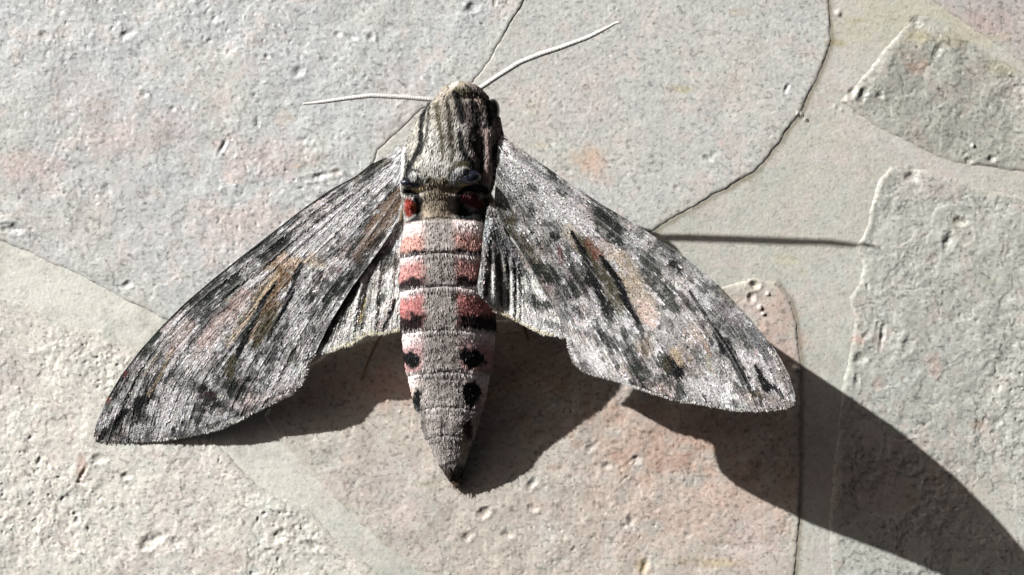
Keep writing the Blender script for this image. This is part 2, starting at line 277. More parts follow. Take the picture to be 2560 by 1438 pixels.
# ---------------------------------------------------------------- moth
moth = bpy.data.objects.new('hawk_moth', None); COL.objects.link(moth)
moth.empty_display_size = 0.1
moth['label'] = 'grey mottled hawk moth with pink banded abdomen resting with spread wings on the paving'; moth['category'] = 'moth'
MI = np.array([0, 0, 0])
rng = np.random.RandomState(5)

DK = (26, 27, 26); DG = (34, 39, 34); OL = (58, 54, 38); BR = (108, 90, 68); TAN = (154, 140, 120); LT = (186, 184, 184); PK = (158, 138, 132); GR = (112, 112, 114); WH = (214, 213, 210); BK = (16, 16, 18)
def flow(u, v, veins):
    segs = np.concatenate([(lambda r: np.c_[(r[1:] + r[:-1]) / 2, np.diff(r, axis=0)])(resample(a, 14)) for a in veins])
    dx = 0; dy = 0
    for x, y, tx, ty in segs:
        wgt = 1 / (((u - x) ** 2 + (v - y) ** 2) + 500) ** 1.3; L = math.hypot(tx, ty); dx = dx + wgt * tx / L; dy = dy + wgt * ty / L
    n = np.hypot(dx, dy) + 1e-9
    return dx / n, dy / n
def lic(x0, y0, x1, y1, veins, seed, steps=16, res=2.0, gr=2.2):
    gx = np.arange(x0, x1, res); gy = np.arange(y0, y1, res); U, W = np.meshgrid(gx, gy); r = np.random.RandomState(seed); N = r.randn(len(gy), len(gx))
    cx, cy = np.meshgrid(np.arange(x0, x1 + 12, 12), np.arange(y0, y1 + 12, 12)); fx, fy = flow(cx, cy, veins)
    def dirs(a, b):
        i = np.clip(((b - y0) / 12).round().astype(int), 0, cx.shape[0] - 1); j = np.clip(((a - x0) / 12).round().astype(int), 0, cx.shape[1] - 1); return fx[i, j], fy[i, j]
    acc = N.copy()
    for sg in (1, -1):
        a, b = U.copy(), W.copy()
        for k in range(steps):
            ddx, ddy = dirs(a, b); a += sg * ddx * gr; b += sg * ddy * gr
            i = np.clip(((b - y0) / res).astype(int), 0, len(gy) - 1); j = np.clip(((a - x0) / res).astype(int), 0, len(gx) - 1); acc += N[i, j] * (1 - k / steps)
    acc = (acc - acc.mean()) / acc.std()
    def sample(u, v):
        a = np.clip((u - x0) / res, 0, len(gx) - 1.001); b = np.clip((v - y0) / res, 0, len(gy) - 1.001); i = a.astype(int); j = b.astype(int); p = a - i; s = b - j
        return (acc[j, i] * (1 - p) + acc[j, i + 1] * p) * (1 - s) + (acc[j + 1, i] * (1 - p) + acc[j + 1, i + 1] * p) * s
    return sample
def paint(u, v, col, marks, n1, rag=0.35, soft=0.35, brk=False):
    for mk in marks:
        c, s, pts = mk[0], (1 - (1 - mk[1]) ** 1.45 if sum(mk[0]) < 240 else mk[1]), mk[2]; pp = [(a[0], a[1]) for a in pts]; wd = [a[2] / 2 * 1.2 for a in pts]
        m = (u > min(a[0] for a in pts) - 90) & (u < max(a[0] for a in pts) + 90) & (v > min(a[1] for a in pts) - 90) & (v < max(a[1] for a in pts) + 90)
        if not m.any(): continue
        d, wv = seg_dist(u[m], v[m], pp, wd); k = d / wv + rag * np.clip(wv / 11, .35, 1) * np.clip(n1[m], -1.3, 1.3)
        a = (s * (1 - sst(1 - soft, 1 + soft, k)) * (1 - (0.36 * sst(0.05, 0.45, fbm(u[m], v[m], 12, 77, 2)) if brk and wv.max() > 6 and sum(c) > 60 else 0)))[:, None]; col[m] = col[m] * (1 - a) + srgb(*c) * a
    return col

def wing(name, lead, trail, hctrl, veins, marks, base, seed, margin, ns=600, nt_=330, parent=moth, streak=0.30, relief_amp=1.1, nscale=11000, zoff=0, label=None, fringe=((200, 198, 194), (104, 101, 96)), vein_light=0.35, vein_h=1.0, mott=1.0, folds=None, fr=(2.5, 7)):
    Lc = smooth_curve(lead, ns, 6); Tc = smooth_curve(trail, ns, 4)
    t = np.linspace(0, 1, nt_)[:, None, None]; G = Lc[None] * (1 - t) + Tc[None] * t; U, W = G[..., 0], G[..., 1]
    x0, y0, x1, y1 = U.min() - 20, W.min() - 20, U.max() + 20, W.max() + 20
    S1 = lic(x0, y0, x1, y1, veins, seed); S2 = lic(x0, y0, x1, y1, veins, seed + 1, steps=24, gr=3)
    hf = tps(hctrl)
    def height(u, v):
        z = hf(u, v) + zoff
        z = z + relief_amp * (0.55 * S1(u, v) + 0.9 * S2(u, v)) * 0.8
        for a in veins[1:]:
            d, _ = seg_dist(u, v, resample(a, 12)); z = z + vein_h * (1.3 * np.exp(-(d / 4.5) ** 2) - 0.6 * np.exp(-((d - 12) / 7) ** 2))
        if folds is not None:
            for a, wdt, am in folds:
                d, _ = seg_dist(u, v, a); z = z + 0.6 * am * np.exp(-(d / wdt) ** 2)
        return z
    Lead8 = resample(lead, 40)
    def colour(u, v):
        sh = u.shape; u = u.ravel(); v = v.ravel(); s1, s2 = S1(u, v), S2(u, v)
        pat = fbm(u, v, 55, seed + 9, 3); big = fbm(u, v, 120, seed + 19, 3)
        c = np.broadcast_to(srgb(*base), (len(u), 3)).copy()
        a = (0.6 * mott * sst(-0.1, 0.4, big + 0.12 * s2))[:, None]; c = c * (1 - a) + srgb(112, 110, 108) * a
        a = (0.5 * sst(0.1, 0.5, fbm(u, v, 90, seed + 29, 3)))[:, None]; c = c * (1 - a) + srgb(*PK) * a * 0.95
        c = c * np.exp(streak * (0.45 * s1 + 0.65 * s2))[:, None]
        a = (0.80 * mott * sst(0.10, 0.55, pat + 0.19 * s2 + 0.08 * s1))[:, None]; c = c * (1 - a) + srgb(54, 55, 53) * a
        fine_ = fbm(u, v, 16, seed + 59, 3); a = (0.85 * mott * sst(0.08, 0.40, fine_ + 0.12 * s2))[:, None]; c = c * (1 - a) + srgb(60, 60, 60) * a
        a = (0.55 * sst(0.15, 0.5, fbm(u, v, 26, seed + 69, 3) + 0.12 * s2))[:, None]; c = c * (1 - a) + srgb(192, 191, 192) * a     # mottling
        nz = 0.55 * s2 + 0.35 * s1 + 1.3 * fbm(u, v, 22, seed + 39, 3)
        a = (0.5 * mott * sst(0.9, 1.8, -s2 - 0.35 * s1))[:, None]; c = c * (1 - a) + srgb(44, 44, 44) * a
        a = (0.6 * sst(0.9, 1.8, s2 + 0.4 * s1))[:, None]; c = c * (1 - a) + srgb(205, 205, 208) * a
        a = (0.6 * mott * sst(0.2, 0.5, fbm(u, v, 9, seed + 89, 2) + 0.14 * s2))[:, None]; c = c * (1 - a) + srgb(58, 57, 52) * a
        nz = nz + 0.9 * fbm(u, v, 9, seed + 79, 2)
        c = paint(u, v, c, marks, nz, rag=0.42, soft=0.26, brk=True)
        for av in veins[1:]:
            d, _ = seg_dist(u, v, resample(av, 12)); a = (0.8 * vein_light * np.exp(-(d / 2.6) ** 2) * (0.5 + 0.5 * np.clip(s2, -1, 1)))[:, None]; c = c * (1 - a) + srgb(*LT) * a
            a = (0.35 * np.exp(-((d - 7) / 3.0) ** 2) * np.clip(0.4 + s2 * .6, 0, 1))[:, None]; c = c * (1 - a) + srgb(60, 60, 60) * a
        rr = np.random.RandomState(seed + 5); c = c * np.exp(0.22 * fbm(u, v, 5, seed + 49, 2) + 0.15 * rr.randn(len(u)))[:, None]
        sp = rr.rand(len(u)) < 0.03; c[sp] = c[sp] * 0.7 + 0.14; sp = rr.rand(len(u)) < 0.06; c[sp] *= 0.4
        return c.reshape(sh + (3,))
    H = height(U, W); T3 = P(U, W, H); C3 = colour(U, W); B3 = P(U, W, H - 3.5)
    ny, nx = U.shape; n = ny * nx; q = grid_quads(ny, nx); i = np.arange(n).reshape(ny, nx)
    per = np.r_[i[0, :], i[1:, -1], i[-1, -2::-1], i[-2:0:-1, 0]]; pn = np.roll(per, -1)
    V = [T3.reshape(-1, 3), B3.reshape(-1, 3)]; C = [C3.reshape(-1, 3), C3.reshape(-1, 3) * 0.8]
    Q = [q, q[:, ::-1] + n, np.stack([per, pn, pn + n, per + n], -1)]; sm = [np.ones(len(q), bool), np.ones(len(q), bool), np.zeros(len(per), bool)]
    off = 2 * n
    # scales laid like roof tiles along the veins
    r = np.random.RandomState(seed + 77); a = r.rand(nscale); b = r.rand(nscale)
    fi = (0.004 + 0.985 * a) * (nx - 1); fj = (0.02 + 0.96 * b) * (ny - 1); ii = fi.astype(int).clip(0, nx - 2); jj = fj.astype(int).clip(0, ny - 2); fi -= ii; fj -= jj
    su = (U[jj, ii] * (1 - fi) + U[jj, ii + 1] * fi) * (1 - fj) + (U[jj + 1, ii] * (1 - fi) + U[jj + 1, ii + 1] * fi) * fj
    sv = (W[jj, ii] * (1 - fi) + W[jj, ii + 1] * fi) * (1 - fj) + (W[jj + 1, ii] * (1 - fi) + W[jj + 1, ii + 1] * fi) * fj
    # area-proportional thinning
    ar = np.hypot(Lc[ii, 0] - Tc[ii, 0], Lc[ii, 1] - Tc[ii, 1]); keep = r.rand(nscale) < ar / ar.max() + 0.05; su, sv = su[keep], sv[keep]; m = len(su)
    fx, fy = flow(su, sv, veins); L_ = 5 + 6 * r.rand(m); w_ = 0.9 + 0.8 * r.rand(m); jit = 0.16 * r.randn(m); c_, s_ = np.cos(jit), np.sin(jit); fx, fy = fx * c_ - fy * s_, fx * s_ + fy * c_
    hz = hf(su, sv) + zoff; hr = height(su, sv)
    e = 4.0; gx = (hf(su + e, sv) - hf(su - e, sv)) / (2 * e); gy = (hf(su, sv + e) - hf(su, sv - e)) / (2 * e)
    lift = 0.3 + 1.2 * r.rand(m) ** 2; roll = 0.28 * r.randn(m)
    def pt(al, ac, up):
        uu = su + fx * al - fy * ac; vv = sv + fy * al + fx * ac; return P(uu, vv, hr + gx * (uu - su) + gy * (vv - sv) + up)
    SV = np.stack([pt(0 * L_, -w_ * .7, -0.2 + 0 * L_), pt(L_ * .8, -w_, lift - roll), pt(L_, 0 * w_, lift), pt(L_ * .8, w_, lift + roll), pt(0 * L_, w_ * .7, -0.2 + 0 * L_)], 1)
    sc_ = colour(su, sv) * np.exp(0.22 * r.randn(m) - .02)[:, None] * (1 + 0.05 * r.randn(m, 3)); wht = r.rand(m) < 0.03; sc_[wht] = sc_[wht] * 1.5 + 0.05; drk = r.rand(m) < 0.05; sc_[drk] *= 0.5
    k = off + 5 * np.arange(m); V.append(SV.reshape(-1, 3)); C.append(np.repeat(sc_, 5, 0)); Q.append(np.stack([k, k + 1, k + 3, k + 4], -1)); sm.append(np.zeros(m, bool)); T = [np.stack([k + 1, k + 2, k + 3], -1)]; off += 5 * m
    # fringe along the outer margin
    mg = resample(margin, 340); tn = np.gradient(mg, axis=0); tn /= np.linalg.norm(tn, axis=1)[:, None]; cen = np.array([U.mean(), W.mean()])
    nr = np.stack([tn[:, 1], -tn[:, 0]], -1); sgn = np.sign(((mg - cen) * nr).sum(1)); nr *= sgn[:, None]
    for rep in range(3):
        f = len(mg); k = off + 3 * np.arange(f); mj = mg + r.randn(f, 2) * 0.8; ln = (fr[0] + (fr[1] - fr[0]) * r.rand(f)) * (1 - 0.2 * rep); sl_ = 0.45 * r.randn(f); ln = ln * (0.55 + 0.75 * vn(np.arange(f) / 7.0, np.arange(f) * 0.0, seed + 8))
        tipp = mj + nr * ln[:, None] * 0.75 + tn * (ln * sl_)[:, None]; z = hf(mj[:, 0], mj[:, 1]) + zoff
        h0 = height(mj[:, 0] , mj[:, 1]); root = mj - nr * 3
        p1 = P(root[:, 0] - tn[:, 0] * 1.7, root[:, 1] - tn[:, 1] * 1.7, h0 + .5 + rep * .4); p2 = P(root[:, 0] + tn[:, 0] * 1.7, root[:, 1] + tn[:, 1] * 1.7, h0 + .5 + rep * .4); p3 = P(tipp[:, 0], tipp[:, 1], h0 + r.randn(f) * 1.2 - 1)
        al = np.arange(f) / f; dkm = (vn(al * 17, al * 0, seed + 3) + 0.25 * r.randn(f)) < 0.42
        cc = np.where(dkm[:, None], srgb(*fringe[1]), srgb(*fringe[0])) * np.exp(0.2 * r.randn(f))[:, None]
        V.append(np.stack([p1, p2, p3], 1).reshape(-1, 3)); C.append(np.repeat(cc, 3, 0)); T.append(np.stack([k, k + 1, k + 2], -1)); off += 3 * f
    nq = np.concatenate(Q); T = np.concatenate(T); smf = np.r_[np.concatenate(sm), np.zeros(len(T), bool)]
    o = link(name, raw_mesh(name, np.concatenate(V), nq, T, np.concatenate(C), smf), M_WING, parent)
    if label: o['label'] = label
    return o, hf, height

# right forewing (rises towards its tip)
RL = [(1246, 352), (1275, 352), (1330, 392), (1400, 442), (1500, 508), (1600, 568), (1700, 633), (1800, 716), (1880, 802), (1940, 877), (1972, 935), (1987, 985), (1986, 1012)]
RI = [(1236, 500), (1250, 552), (1290, 608), (1330, 676), (1370, 750), (1400, 800), (1416, 840)]
RO = [(1416, 840), (1424, 880), (1432, 905), (1452, 926), (1480, 938), (1530, 950), (1580, 966), (1632, 984), (1680, 1000), (1740, 1010), (1800, 1020), (1850, 1028), (1900, 1027), (1950, 1022), (1986, 1012)]
RV = [RL[1:], [(1258, 368), (1360, 425), (1480, 505), (1600, 580), (1700, 650), (1800, 745), (1880, 850), (1940, 960), (1962, 1012)],
      [(1256, 385), (1400, 478), (1550, 590), (1690, 705), (1780, 815), (1840, 910), (1886, 1018)], [(1254, 395), (1400, 520), (1530, 650), (1640, 780), (1730, 900), (1790, 1012)],
      [(1252, 410), (1370, 540), (1440, 625), (1530, 740), (1610, 850), (1680, 995)], [(1250, 430), (1350, 570), (1430, 690), (1510, 810), (1560, 890), (1600, 968)],
      [(1245, 450), (1320, 580), (1390, 700), (1450, 820), (1520, 940)], RI + [(1450, 920)]]
RM = [
    (OL, .8, [(1240, 520, 30), (1262, 550, 34), (1292, 592, 30), (1324, 643, 28), (1380, 690, 22)]), (DK, .6, [(1250, 560, 14), (1290, 610, 12), (1330, 665, 12)]),
    (LT, .75, [(1258, 380, 36), (1310, 430, 44), (1380, 510, 46), (1430, 560, 40)]), (WH, .6, [(1262, 372, 14), (1275, 400, 14), (1290, 420, 12)]), (LT, .6, [(1420, 500, 40), (1490, 600, 36)]), (LT, .5, [(1570, 590, 22), (1610, 620, 20)]),
    (TAN, .55, [(1420, 575, 26), (1450, 610, 34), (1490, 640, 30)]), (TAN, .65, [(1545, 640, 30), (1575, 690, 50), (1600, 740, 46), (1625, 790, 30)]), ((166, 148, 138), .5, [(1510, 610, 30), (1540, 640, 24)]), ((172, 154, 148), .6, [(1605, 760, 36), (1630, 800, 30)]),
    (DG, .75, [(1608, 640, 34), (1625, 690, 44), (1665, 735, 36), (1690, 770, 20)]), (LT, .4, [(1700, 700, 26), (1760, 760, 26)]),
    (DK, .8, [(1369, 416, 10), (1384, 434, 14)]), (DK, .8, [(1374, 440, 10), (1388, 448, 10)]), (DK, .75, [(1395, 475, 9), (1412, 486, 12)]), (DK, .55, [(1325, 465, 14), (1338, 475, 14)]), (GR, .6, [(1300, 395, 8), (1380, 450, 8), (1480, 525, 8)]),
    (DG, .9, [(1500, 528, 32), (1512, 556, 48), (1532, 580, 46), (1546, 600, 26)]), (DK, .75, [(1500, 535, 18), (1535, 575, 22)]), (DK, .8, [(1480, 482, 14), (1515, 492, 16), (1540, 520, 18)]),
    (OL, .92, [(1448, 590, 12), (1490, 660, 30), (1523, 712, 44), (1550, 770, 30)]), ((96, 60, 50), .6, [(1468, 600, 16), (1495, 640, 20)]),
    (BK, .96, [(1426, 576, 6), (1446, 610, 12), (1468, 655, 14), (1488, 710, 20), (1505, 750, 14), (1516, 785, 8)]), (BK, .97, [(1500, 640, 7), (1522, 670, 13), (1549, 712, 15), (1568, 760, 14), (1594, 805, 9)]),
    (DK, .8, [(1594, 808, 10), (1608, 850, 16), (1614, 880, 14)]), (DK, .8, [(1384, 594, 22), (1378, 586, 14)]), ((90, 56, 52), .7, [(1396, 620, 12), (1402, 655, 14)]),
    (DG, .85, [(1345, 672, 22), (1369, 680, 34), (1396, 700, 26)]), (DK, .7, [(1425, 670, 12), (1432, 700, 14)]), (DK, .8, [(1458, 660, 18), (1470, 700, 22)]), (DG, .8, [(1430, 722, 20), (1437, 740, 18)]), (DK, .6, [(1415, 620, 12), (1440, 690, 10), (1470, 740, 12)]),
    (DK, .85, [(1516, 765, 22), (1525, 795, 20)]), (DK, .75, [(1508, 836, 24), (1540, 870, 18)]), (DK, .8, [(1556, 820, 10), (1575, 893, 26), (1590, 915, 26)]), (DG, .85, [(1592, 920, 30), (1612, 940, 34)]), (BR, .5, [(1611, 860, 30), (1625, 880, 20)]), (DK, .6, [(1490, 800, 14), (1520, 870, 12), (1545, 920, 10)]),
    (DK, .92, [(1684, 660, 17)]), (DK, .9, [(1698, 676, 15)]), (DK, .6, [(1722, 640, 18)]), (DK, .5, [(1650, 605, 20), (1680, 630, 10)]), (DK, .5, [(1700, 730, 10), (1740, 790, 10), (1780, 860, 8)]),
    (DK, .9, [(1724, 728, 5), (1760, 785, 9), (1780, 815, 18), (1808, 862, 26), (1838, 905, 20), (1858, 940, 24), (1876, 972, 16), (1890, 992, 6)]), (BK, .8, [(1785, 825, 10), (1812, 868, 14), (1860, 945, 12)]),
    (BK, .93, [(1888, 915, 6), (1902, 940, 12), (1919, 968, 24)]), (BK, .9, [(1919, 970, 18), (1934, 964, 9), (1944, 975, 9), (1957, 994, 7)]), (OL, .6, [(1890, 975, 22), (1905, 990, 16)]),
    (DK, .75, [(1880, 835, 20), (1902, 868, 28), (1922, 892, 22)]), (DK, .6, [(1855, 835, 14), (1868, 865, 16)]), (OL, .55, [(1800, 715, 24), (1830, 745, 26)]), ((100, 92, 96), .6, [(1810, 770, 26), (1840, 800, 26)]), (GR, .5, [(1770, 690, 20), (1720, 660, 16)]), (GR, .6, [(1870, 820, 30), (1930, 920, 22)]),
    (DG, .9, [(1665, 905, 40), (1690, 925, 44)]), (BK, .85, [(1680, 900, 18), (1702, 935, 22)]), (OL, .6, [(1660, 915, 24)]), (DG, .7, [(1700, 965, 24), (1704, 985, 20)]), (DK, .5, [(1640, 950, 30)]),
    (TAN, .7, [(1688, 880, 26), (1700, 905, 16)]), ((124, 118, 98), .5, [(1768, 890, 12), (1778, 925, 12)]), ((110, 84, 72), .7, [(1765, 865, 12), (1775, 885, 10)]), ((168, 152, 142), .5, [(1730, 835, 40), (1750, 850, 30)]), (BR, .5, [(1726, 900, 10)]),
    (DK, .55, [(1575, 952, 5), (1615, 972, 6), (1660, 990, 5), (1700, 998, 5)]), (DK, .7, [(1758, 985, 5), (1764, 1006, 7)]), (DK, .7, [(1832, 1000, 6), (1838, 1016, 7)]), (DK, .6, [(1899, 990, 8), (1903, 1015, 9)]), (DK, .6, [(1612, 960, 6), (1617, 978, 8)]), (GR, .5, [(1740, 1000, 6), (1800, 1008, 5), (1880, 1016, 5), (1960, 1010, 6)]),
    (LT, .55, [(1630, 860, 22), (1660, 890, 12)]), (LT, .5, [(1810, 990, 40), (1760, 960, 40), (1720, 950, 14)]), (LT, .6, [(1900, 900, 14), (1950, 980, 20)]), (LT, .5, [(1470, 880, 30), (1500, 920, 26)]), (LT, .6, [(1545, 840, 12), (1570, 860, 14)]), (LT, .5, [(1760, 790, 16), (1800, 835, 10)]), (LT, .5, [(1845, 880, 12), (1870, 925, 14)]),
]
RM.sort(key=lambda k_: 0 if k_[0] == LT else 1)
RH = [(1246, 356, 286), (1238, 440, 284), (1236, 500, 272), (1250, 552, 256), (1400, 442, 306), (1600, 568, 350), (1800, 716, 398), (1940, 877, 428), (1986, 1012, 430), (1850, 1028, 385), (1700, 1000, 322), (1530, 950, 296), (1440, 925, 246), (1416, 840, 240), (1330, 676, 248), (1500, 720, 275), (1700, 850, 345), (1600, 800, 304)]
wR, hR, HR = wing('forewing', RL, RI + RO[1:], RH, RV, RM, (146, 144, 142), 501, RO, label='right forewing raised towards its tip', streak=0.34, relief_amp=0.9)

# left forewing (its tip touches the stone)
LL = [(1003, 372), (955, 398), (925, 412), (890, 440), (830, 472), (760, 520), (680, 582), (600, 644), (530, 700), (460, 760), (400, 820), (350, 876), (303, 938), (266, 1000), (243, 1052), (234, 1085), (240, 1103)]
LI = [(1005, 520), (985, 572), (935, 645), (882, 715), (830, 800), (800, 858), (788, 886)]
LO = [(788, 886), (775, 905), (766, 935), (755, 962), (730, 986), (680, 1010), (620, 1040), (560, 1070), (500, 1085), (430, 1098), (360, 1105), (300, 1106), (240, 1103)]
LV = [LL, [(975, 400), (830, 495), (640, 640), (500, 745), (400, 850), (330, 950), (285, 1050), (270, 1095)], [(975, 412), (800, 540), (640, 680), (500, 775), (400, 868), (352, 950), (331, 1010), (318, 1096)],
      [(980, 425), (800, 565), (650, 700), (520, 800), (440, 900), (398, 960), (370, 1096)], [(985, 440), (820, 600), (700, 720), (588, 850), (510, 940), (460, 1080)], [(990, 460), (850, 620), (758, 680), (700, 780), (640, 880), (590, 980), (560, 1060)],
      [(995, 490), (900, 620), (810, 740), (740, 850), (690, 960), (650, 1020)], LI]
LM = [
    (DK, .85, [(a, b + 1, 7) for a, b in LL[1:-3]]), (OL, .7, [(990, 395, 10), (930, 425, 14), (890, 452, 12)]),
    (DK, .8, [(951, 401, 12), (930, 418, 16), (912, 440, 8)]), (DK, .6, [(935, 430, 9), (900, 455, 9)]), (DK, .75, [(870, 462, 12), (848, 480, 18), (826, 498, 10)]), (DK, .75, [(812, 534, 10), (790, 552, 13)]), (DK, .6, [(745, 540, 14), (721, 560, 20)]), (GR, .6, [(900, 480, 10), (830, 530, 10)]),
    (LT, .75, [(990, 400, 26), (970, 440, 30), (940, 470, 22)]), (WH, .5, [(985, 410, 12), (960, 440, 10)]), (LT, .5, [(880, 530, 50), (800, 600, 60), (760, 620, 44)]), (LT, .4, [(900, 500, 18), (830, 560, 20)]), (LT, .4, [(640, 700, 26), (600, 720, 20)]),
    (DG, .93, [(716, 590, 26), (695, 612, 50), (668, 645, 44)]), (DK, .8, [(700, 605, 26), (672, 640, 22)]), (OL, .5, [(690, 655, 26), (720, 640, 20)]), (DK, .7, [(690, 580, 12), (640, 625, 14), (600, 655, 10)]),
    ((122, 104, 86), .85, [(735, 662, 30), (700, 680, 64), (664, 770, 56), (636, 830, 40)]), ((92, 72, 52), .85, [(712, 672, 40), (690, 715, 34), (668, 765, 28)]), (TAN, .6, [(690, 690, 18), (640, 765, 26), (590, 830, 22), (570, 860, 12)]), ((166, 150, 130), .55, [(676, 708, 7), (628, 780, 8), (580, 850, 8)]),
    (TAN, .7, [(780, 650, 26), (800, 655, 26)]), ((196, 176, 160), .6, [(712, 650, 28), (752, 652, 20)]),
    (BK, .96, [(754, 660, 10), (742, 690, 13), (727, 734, 13), (708, 775, 11), (690, 805, 9), (668, 850, 5)]), (BK, .97, [(692, 705, 6), (668, 738, 9), (648, 772, 12), (628, 812, 14), (606, 862, 14), (588, 900, 8)]), (DK, .6, [(672, 700, 4), (630, 765, 5), (596, 812, 5)]),
    (OL, .85, [(682, 780, 26), (660, 830, 30), (640, 860, 22)]), (DG, .7, [(640, 790, 14), (600, 850, 18)]),
    (DK, .85, [(580, 700, 24), (545, 712, 34), (493, 752, 36)]), (DG, .85, [(600, 700, 24), (582, 722, 36), (560, 735, 24)]), (DK, .7, [(560, 680, 14), (520, 712, 14)]), (BR, .6, [(580, 762, 30)]), (DK, .75, [(578, 768, 24), (530, 786, 22), (508, 808, 14)]), (DK, .5, [(505, 812, 16), (490, 830, 20), (470, 860, 10)]), (DG, .6, [(525, 745, 18), (510, 790, 14)]),
    (PK, .6, [(610, 740, 30), (560, 800, 40), (520, 850, 40)]), (PK, .5, [(470, 820, 30), (430, 880, 30)]),
    (DG, .85, [(398, 832, 12), (378, 856, 24), (362, 885, 14)]), (DK, .7, [(400, 884, 12), (390, 904, 14)]), (DK, .85, [(318, 928, 14), (300, 952, 18), (285, 985, 16)]), ((110, 60, 56), .5, [(318, 932, 14)]), ((120, 76, 60), .5, [(272, 1000, 12)]),
    (DK, .85, [(424, 900, 8), (404, 930, 16), (390, 952, 20), (368, 990, 22)]), (BK, .93, [(368, 990, 16), (345, 1005, 22), (335, 1024, 20), (312, 1030, 12), (291, 1052, 18), (268, 1075, 14), (250, 1096, 12)]), (DK, .85, [(366, 992, 22), (344, 1030, 24), (326, 1054, 20)]), (DG, .7, [(300, 1070, 20), (270, 1095, 14)]),
    (TAN, .5, [(430, 880, 8), (400, 940, 8), (372, 985, 8)]), (TAN, .4, [(398, 880, 6), (360, 940, 6)]),
    (DK, .88, [(508, 975, 22), (524, 998, 38), (534, 1010, 26)]), (DG, .85, [(580, 960, 30), (586, 985, 28)]), (DK, .85, [(615, 950, 24), (606, 970, 28)]), (DG, .75, [(500, 1020, 26), (490, 1045, 22)]), ((64, 50, 48), .4, [(512, 985, 16), (540, 985, 14)]), (OL, .8, [(580, 900, 20), (575, 935, 24)]), (DG, .6, [(560, 1005, 26), (585, 1030, 20)]), (DK, .6, [(640, 930, 16), (625, 945, 14)]),
    (DK, .6, [(690, 870, 12), (668, 905, 14)]), (OL, .5, [(730, 890, 26)]), (DK, .5, [(700, 840, 16), (640, 900, 8)]), (DK, .5, [(720, 810, 10), (700, 850, 10)]),
    (DG, .9, [(872, 702, 30), (842, 724, 38), (820, 745, 22)]), (DK, .8, [(800, 685, 18), (792, 700, 22)]), (DK, .85, [(776, 744, 20)]), (DK, .6, [(830, 625, 20), (800, 650, 12)]), (DK, .5, [(812, 700, 10), (780, 790, 10)]), (DG, .5, [(850, 690, 14), (800, 790, 14)]),
    ((104, 84, 68), .85, [(1000, 480, 24), (962, 540, 44), (925, 590, 36), (895, 640, 26)]), (DK, .7, [(955, 590, 14), (925, 625, 20), (900, 672, 30), (880, 690, 20)]), (DK, .6, [(905, 590, 12), (870, 640, 12)]), ((92, 46, 56), .4, [(848, 676, 12)]),
    (DK, .5, [(735, 965, 5), (680, 995, 6), (620, 1024, 6), (560, 1052, 5), (500, 1070, 5)]), (DK, .75, [(434, 1068, 7), (436, 1090, 9)]), (DK, .6, [(369, 1080, 8), (366, 1098, 10)]), (DK, .5, [(490, 1060, 6), (500, 1080, 6)]), (GR, .5, [(480, 1080, 5), (400, 1094, 5), (300, 1098, 5)]),
    (LT, .55, [(440, 1020, 60), (420, 1060, 36)]), (LT, .6, [(700, 960, 40), (735, 930, 30)]), (LT, .55, [(290, 1020, 26), (270, 1050, 20)]), (LT, .4, [(330, 1080, 20)]), (LT, .4, [(740, 800, 30), (760, 760, 20)]),
    (LT, .7, [(473, 768, 4), (440, 800, 4), (400, 846, 4)]), (LT, .7, [(490, 820, 4), (440, 885, 5), (410, 930, 4)]), (LT, .6, [(525, 853, 4), (480, 930, 5), (454, 976, 4)]),
]
LM.sort(key=lambda k_: 0 if k_[0] == LT and k_[2][0][2] > 8 else 1)
LH = [(1003, 372, 240), (1005, 520, 222), (985, 572, 205), (890, 440, 200), (760, 520, 150), (600, 644, 100), (460, 760, 62), (350, 876, 34), (266, 1000, 14), (240, 1103, 6), (360, 1105, 10), (500, 1085, 26), (620, 1040, 52), (730, 986, 80), (768, 930, 94), (788, 886, 104), (882, 715, 160), (700, 780, 112), (500, 920, 58)]
wL, hL, HL = wing('forewing', LL, LI + LO[1:], LH, LV, LM, (170, 168, 167), 601, LO, label='left forewing with a brown patch and its tip on the stone', streak=0.30, relief_amp=0.7)

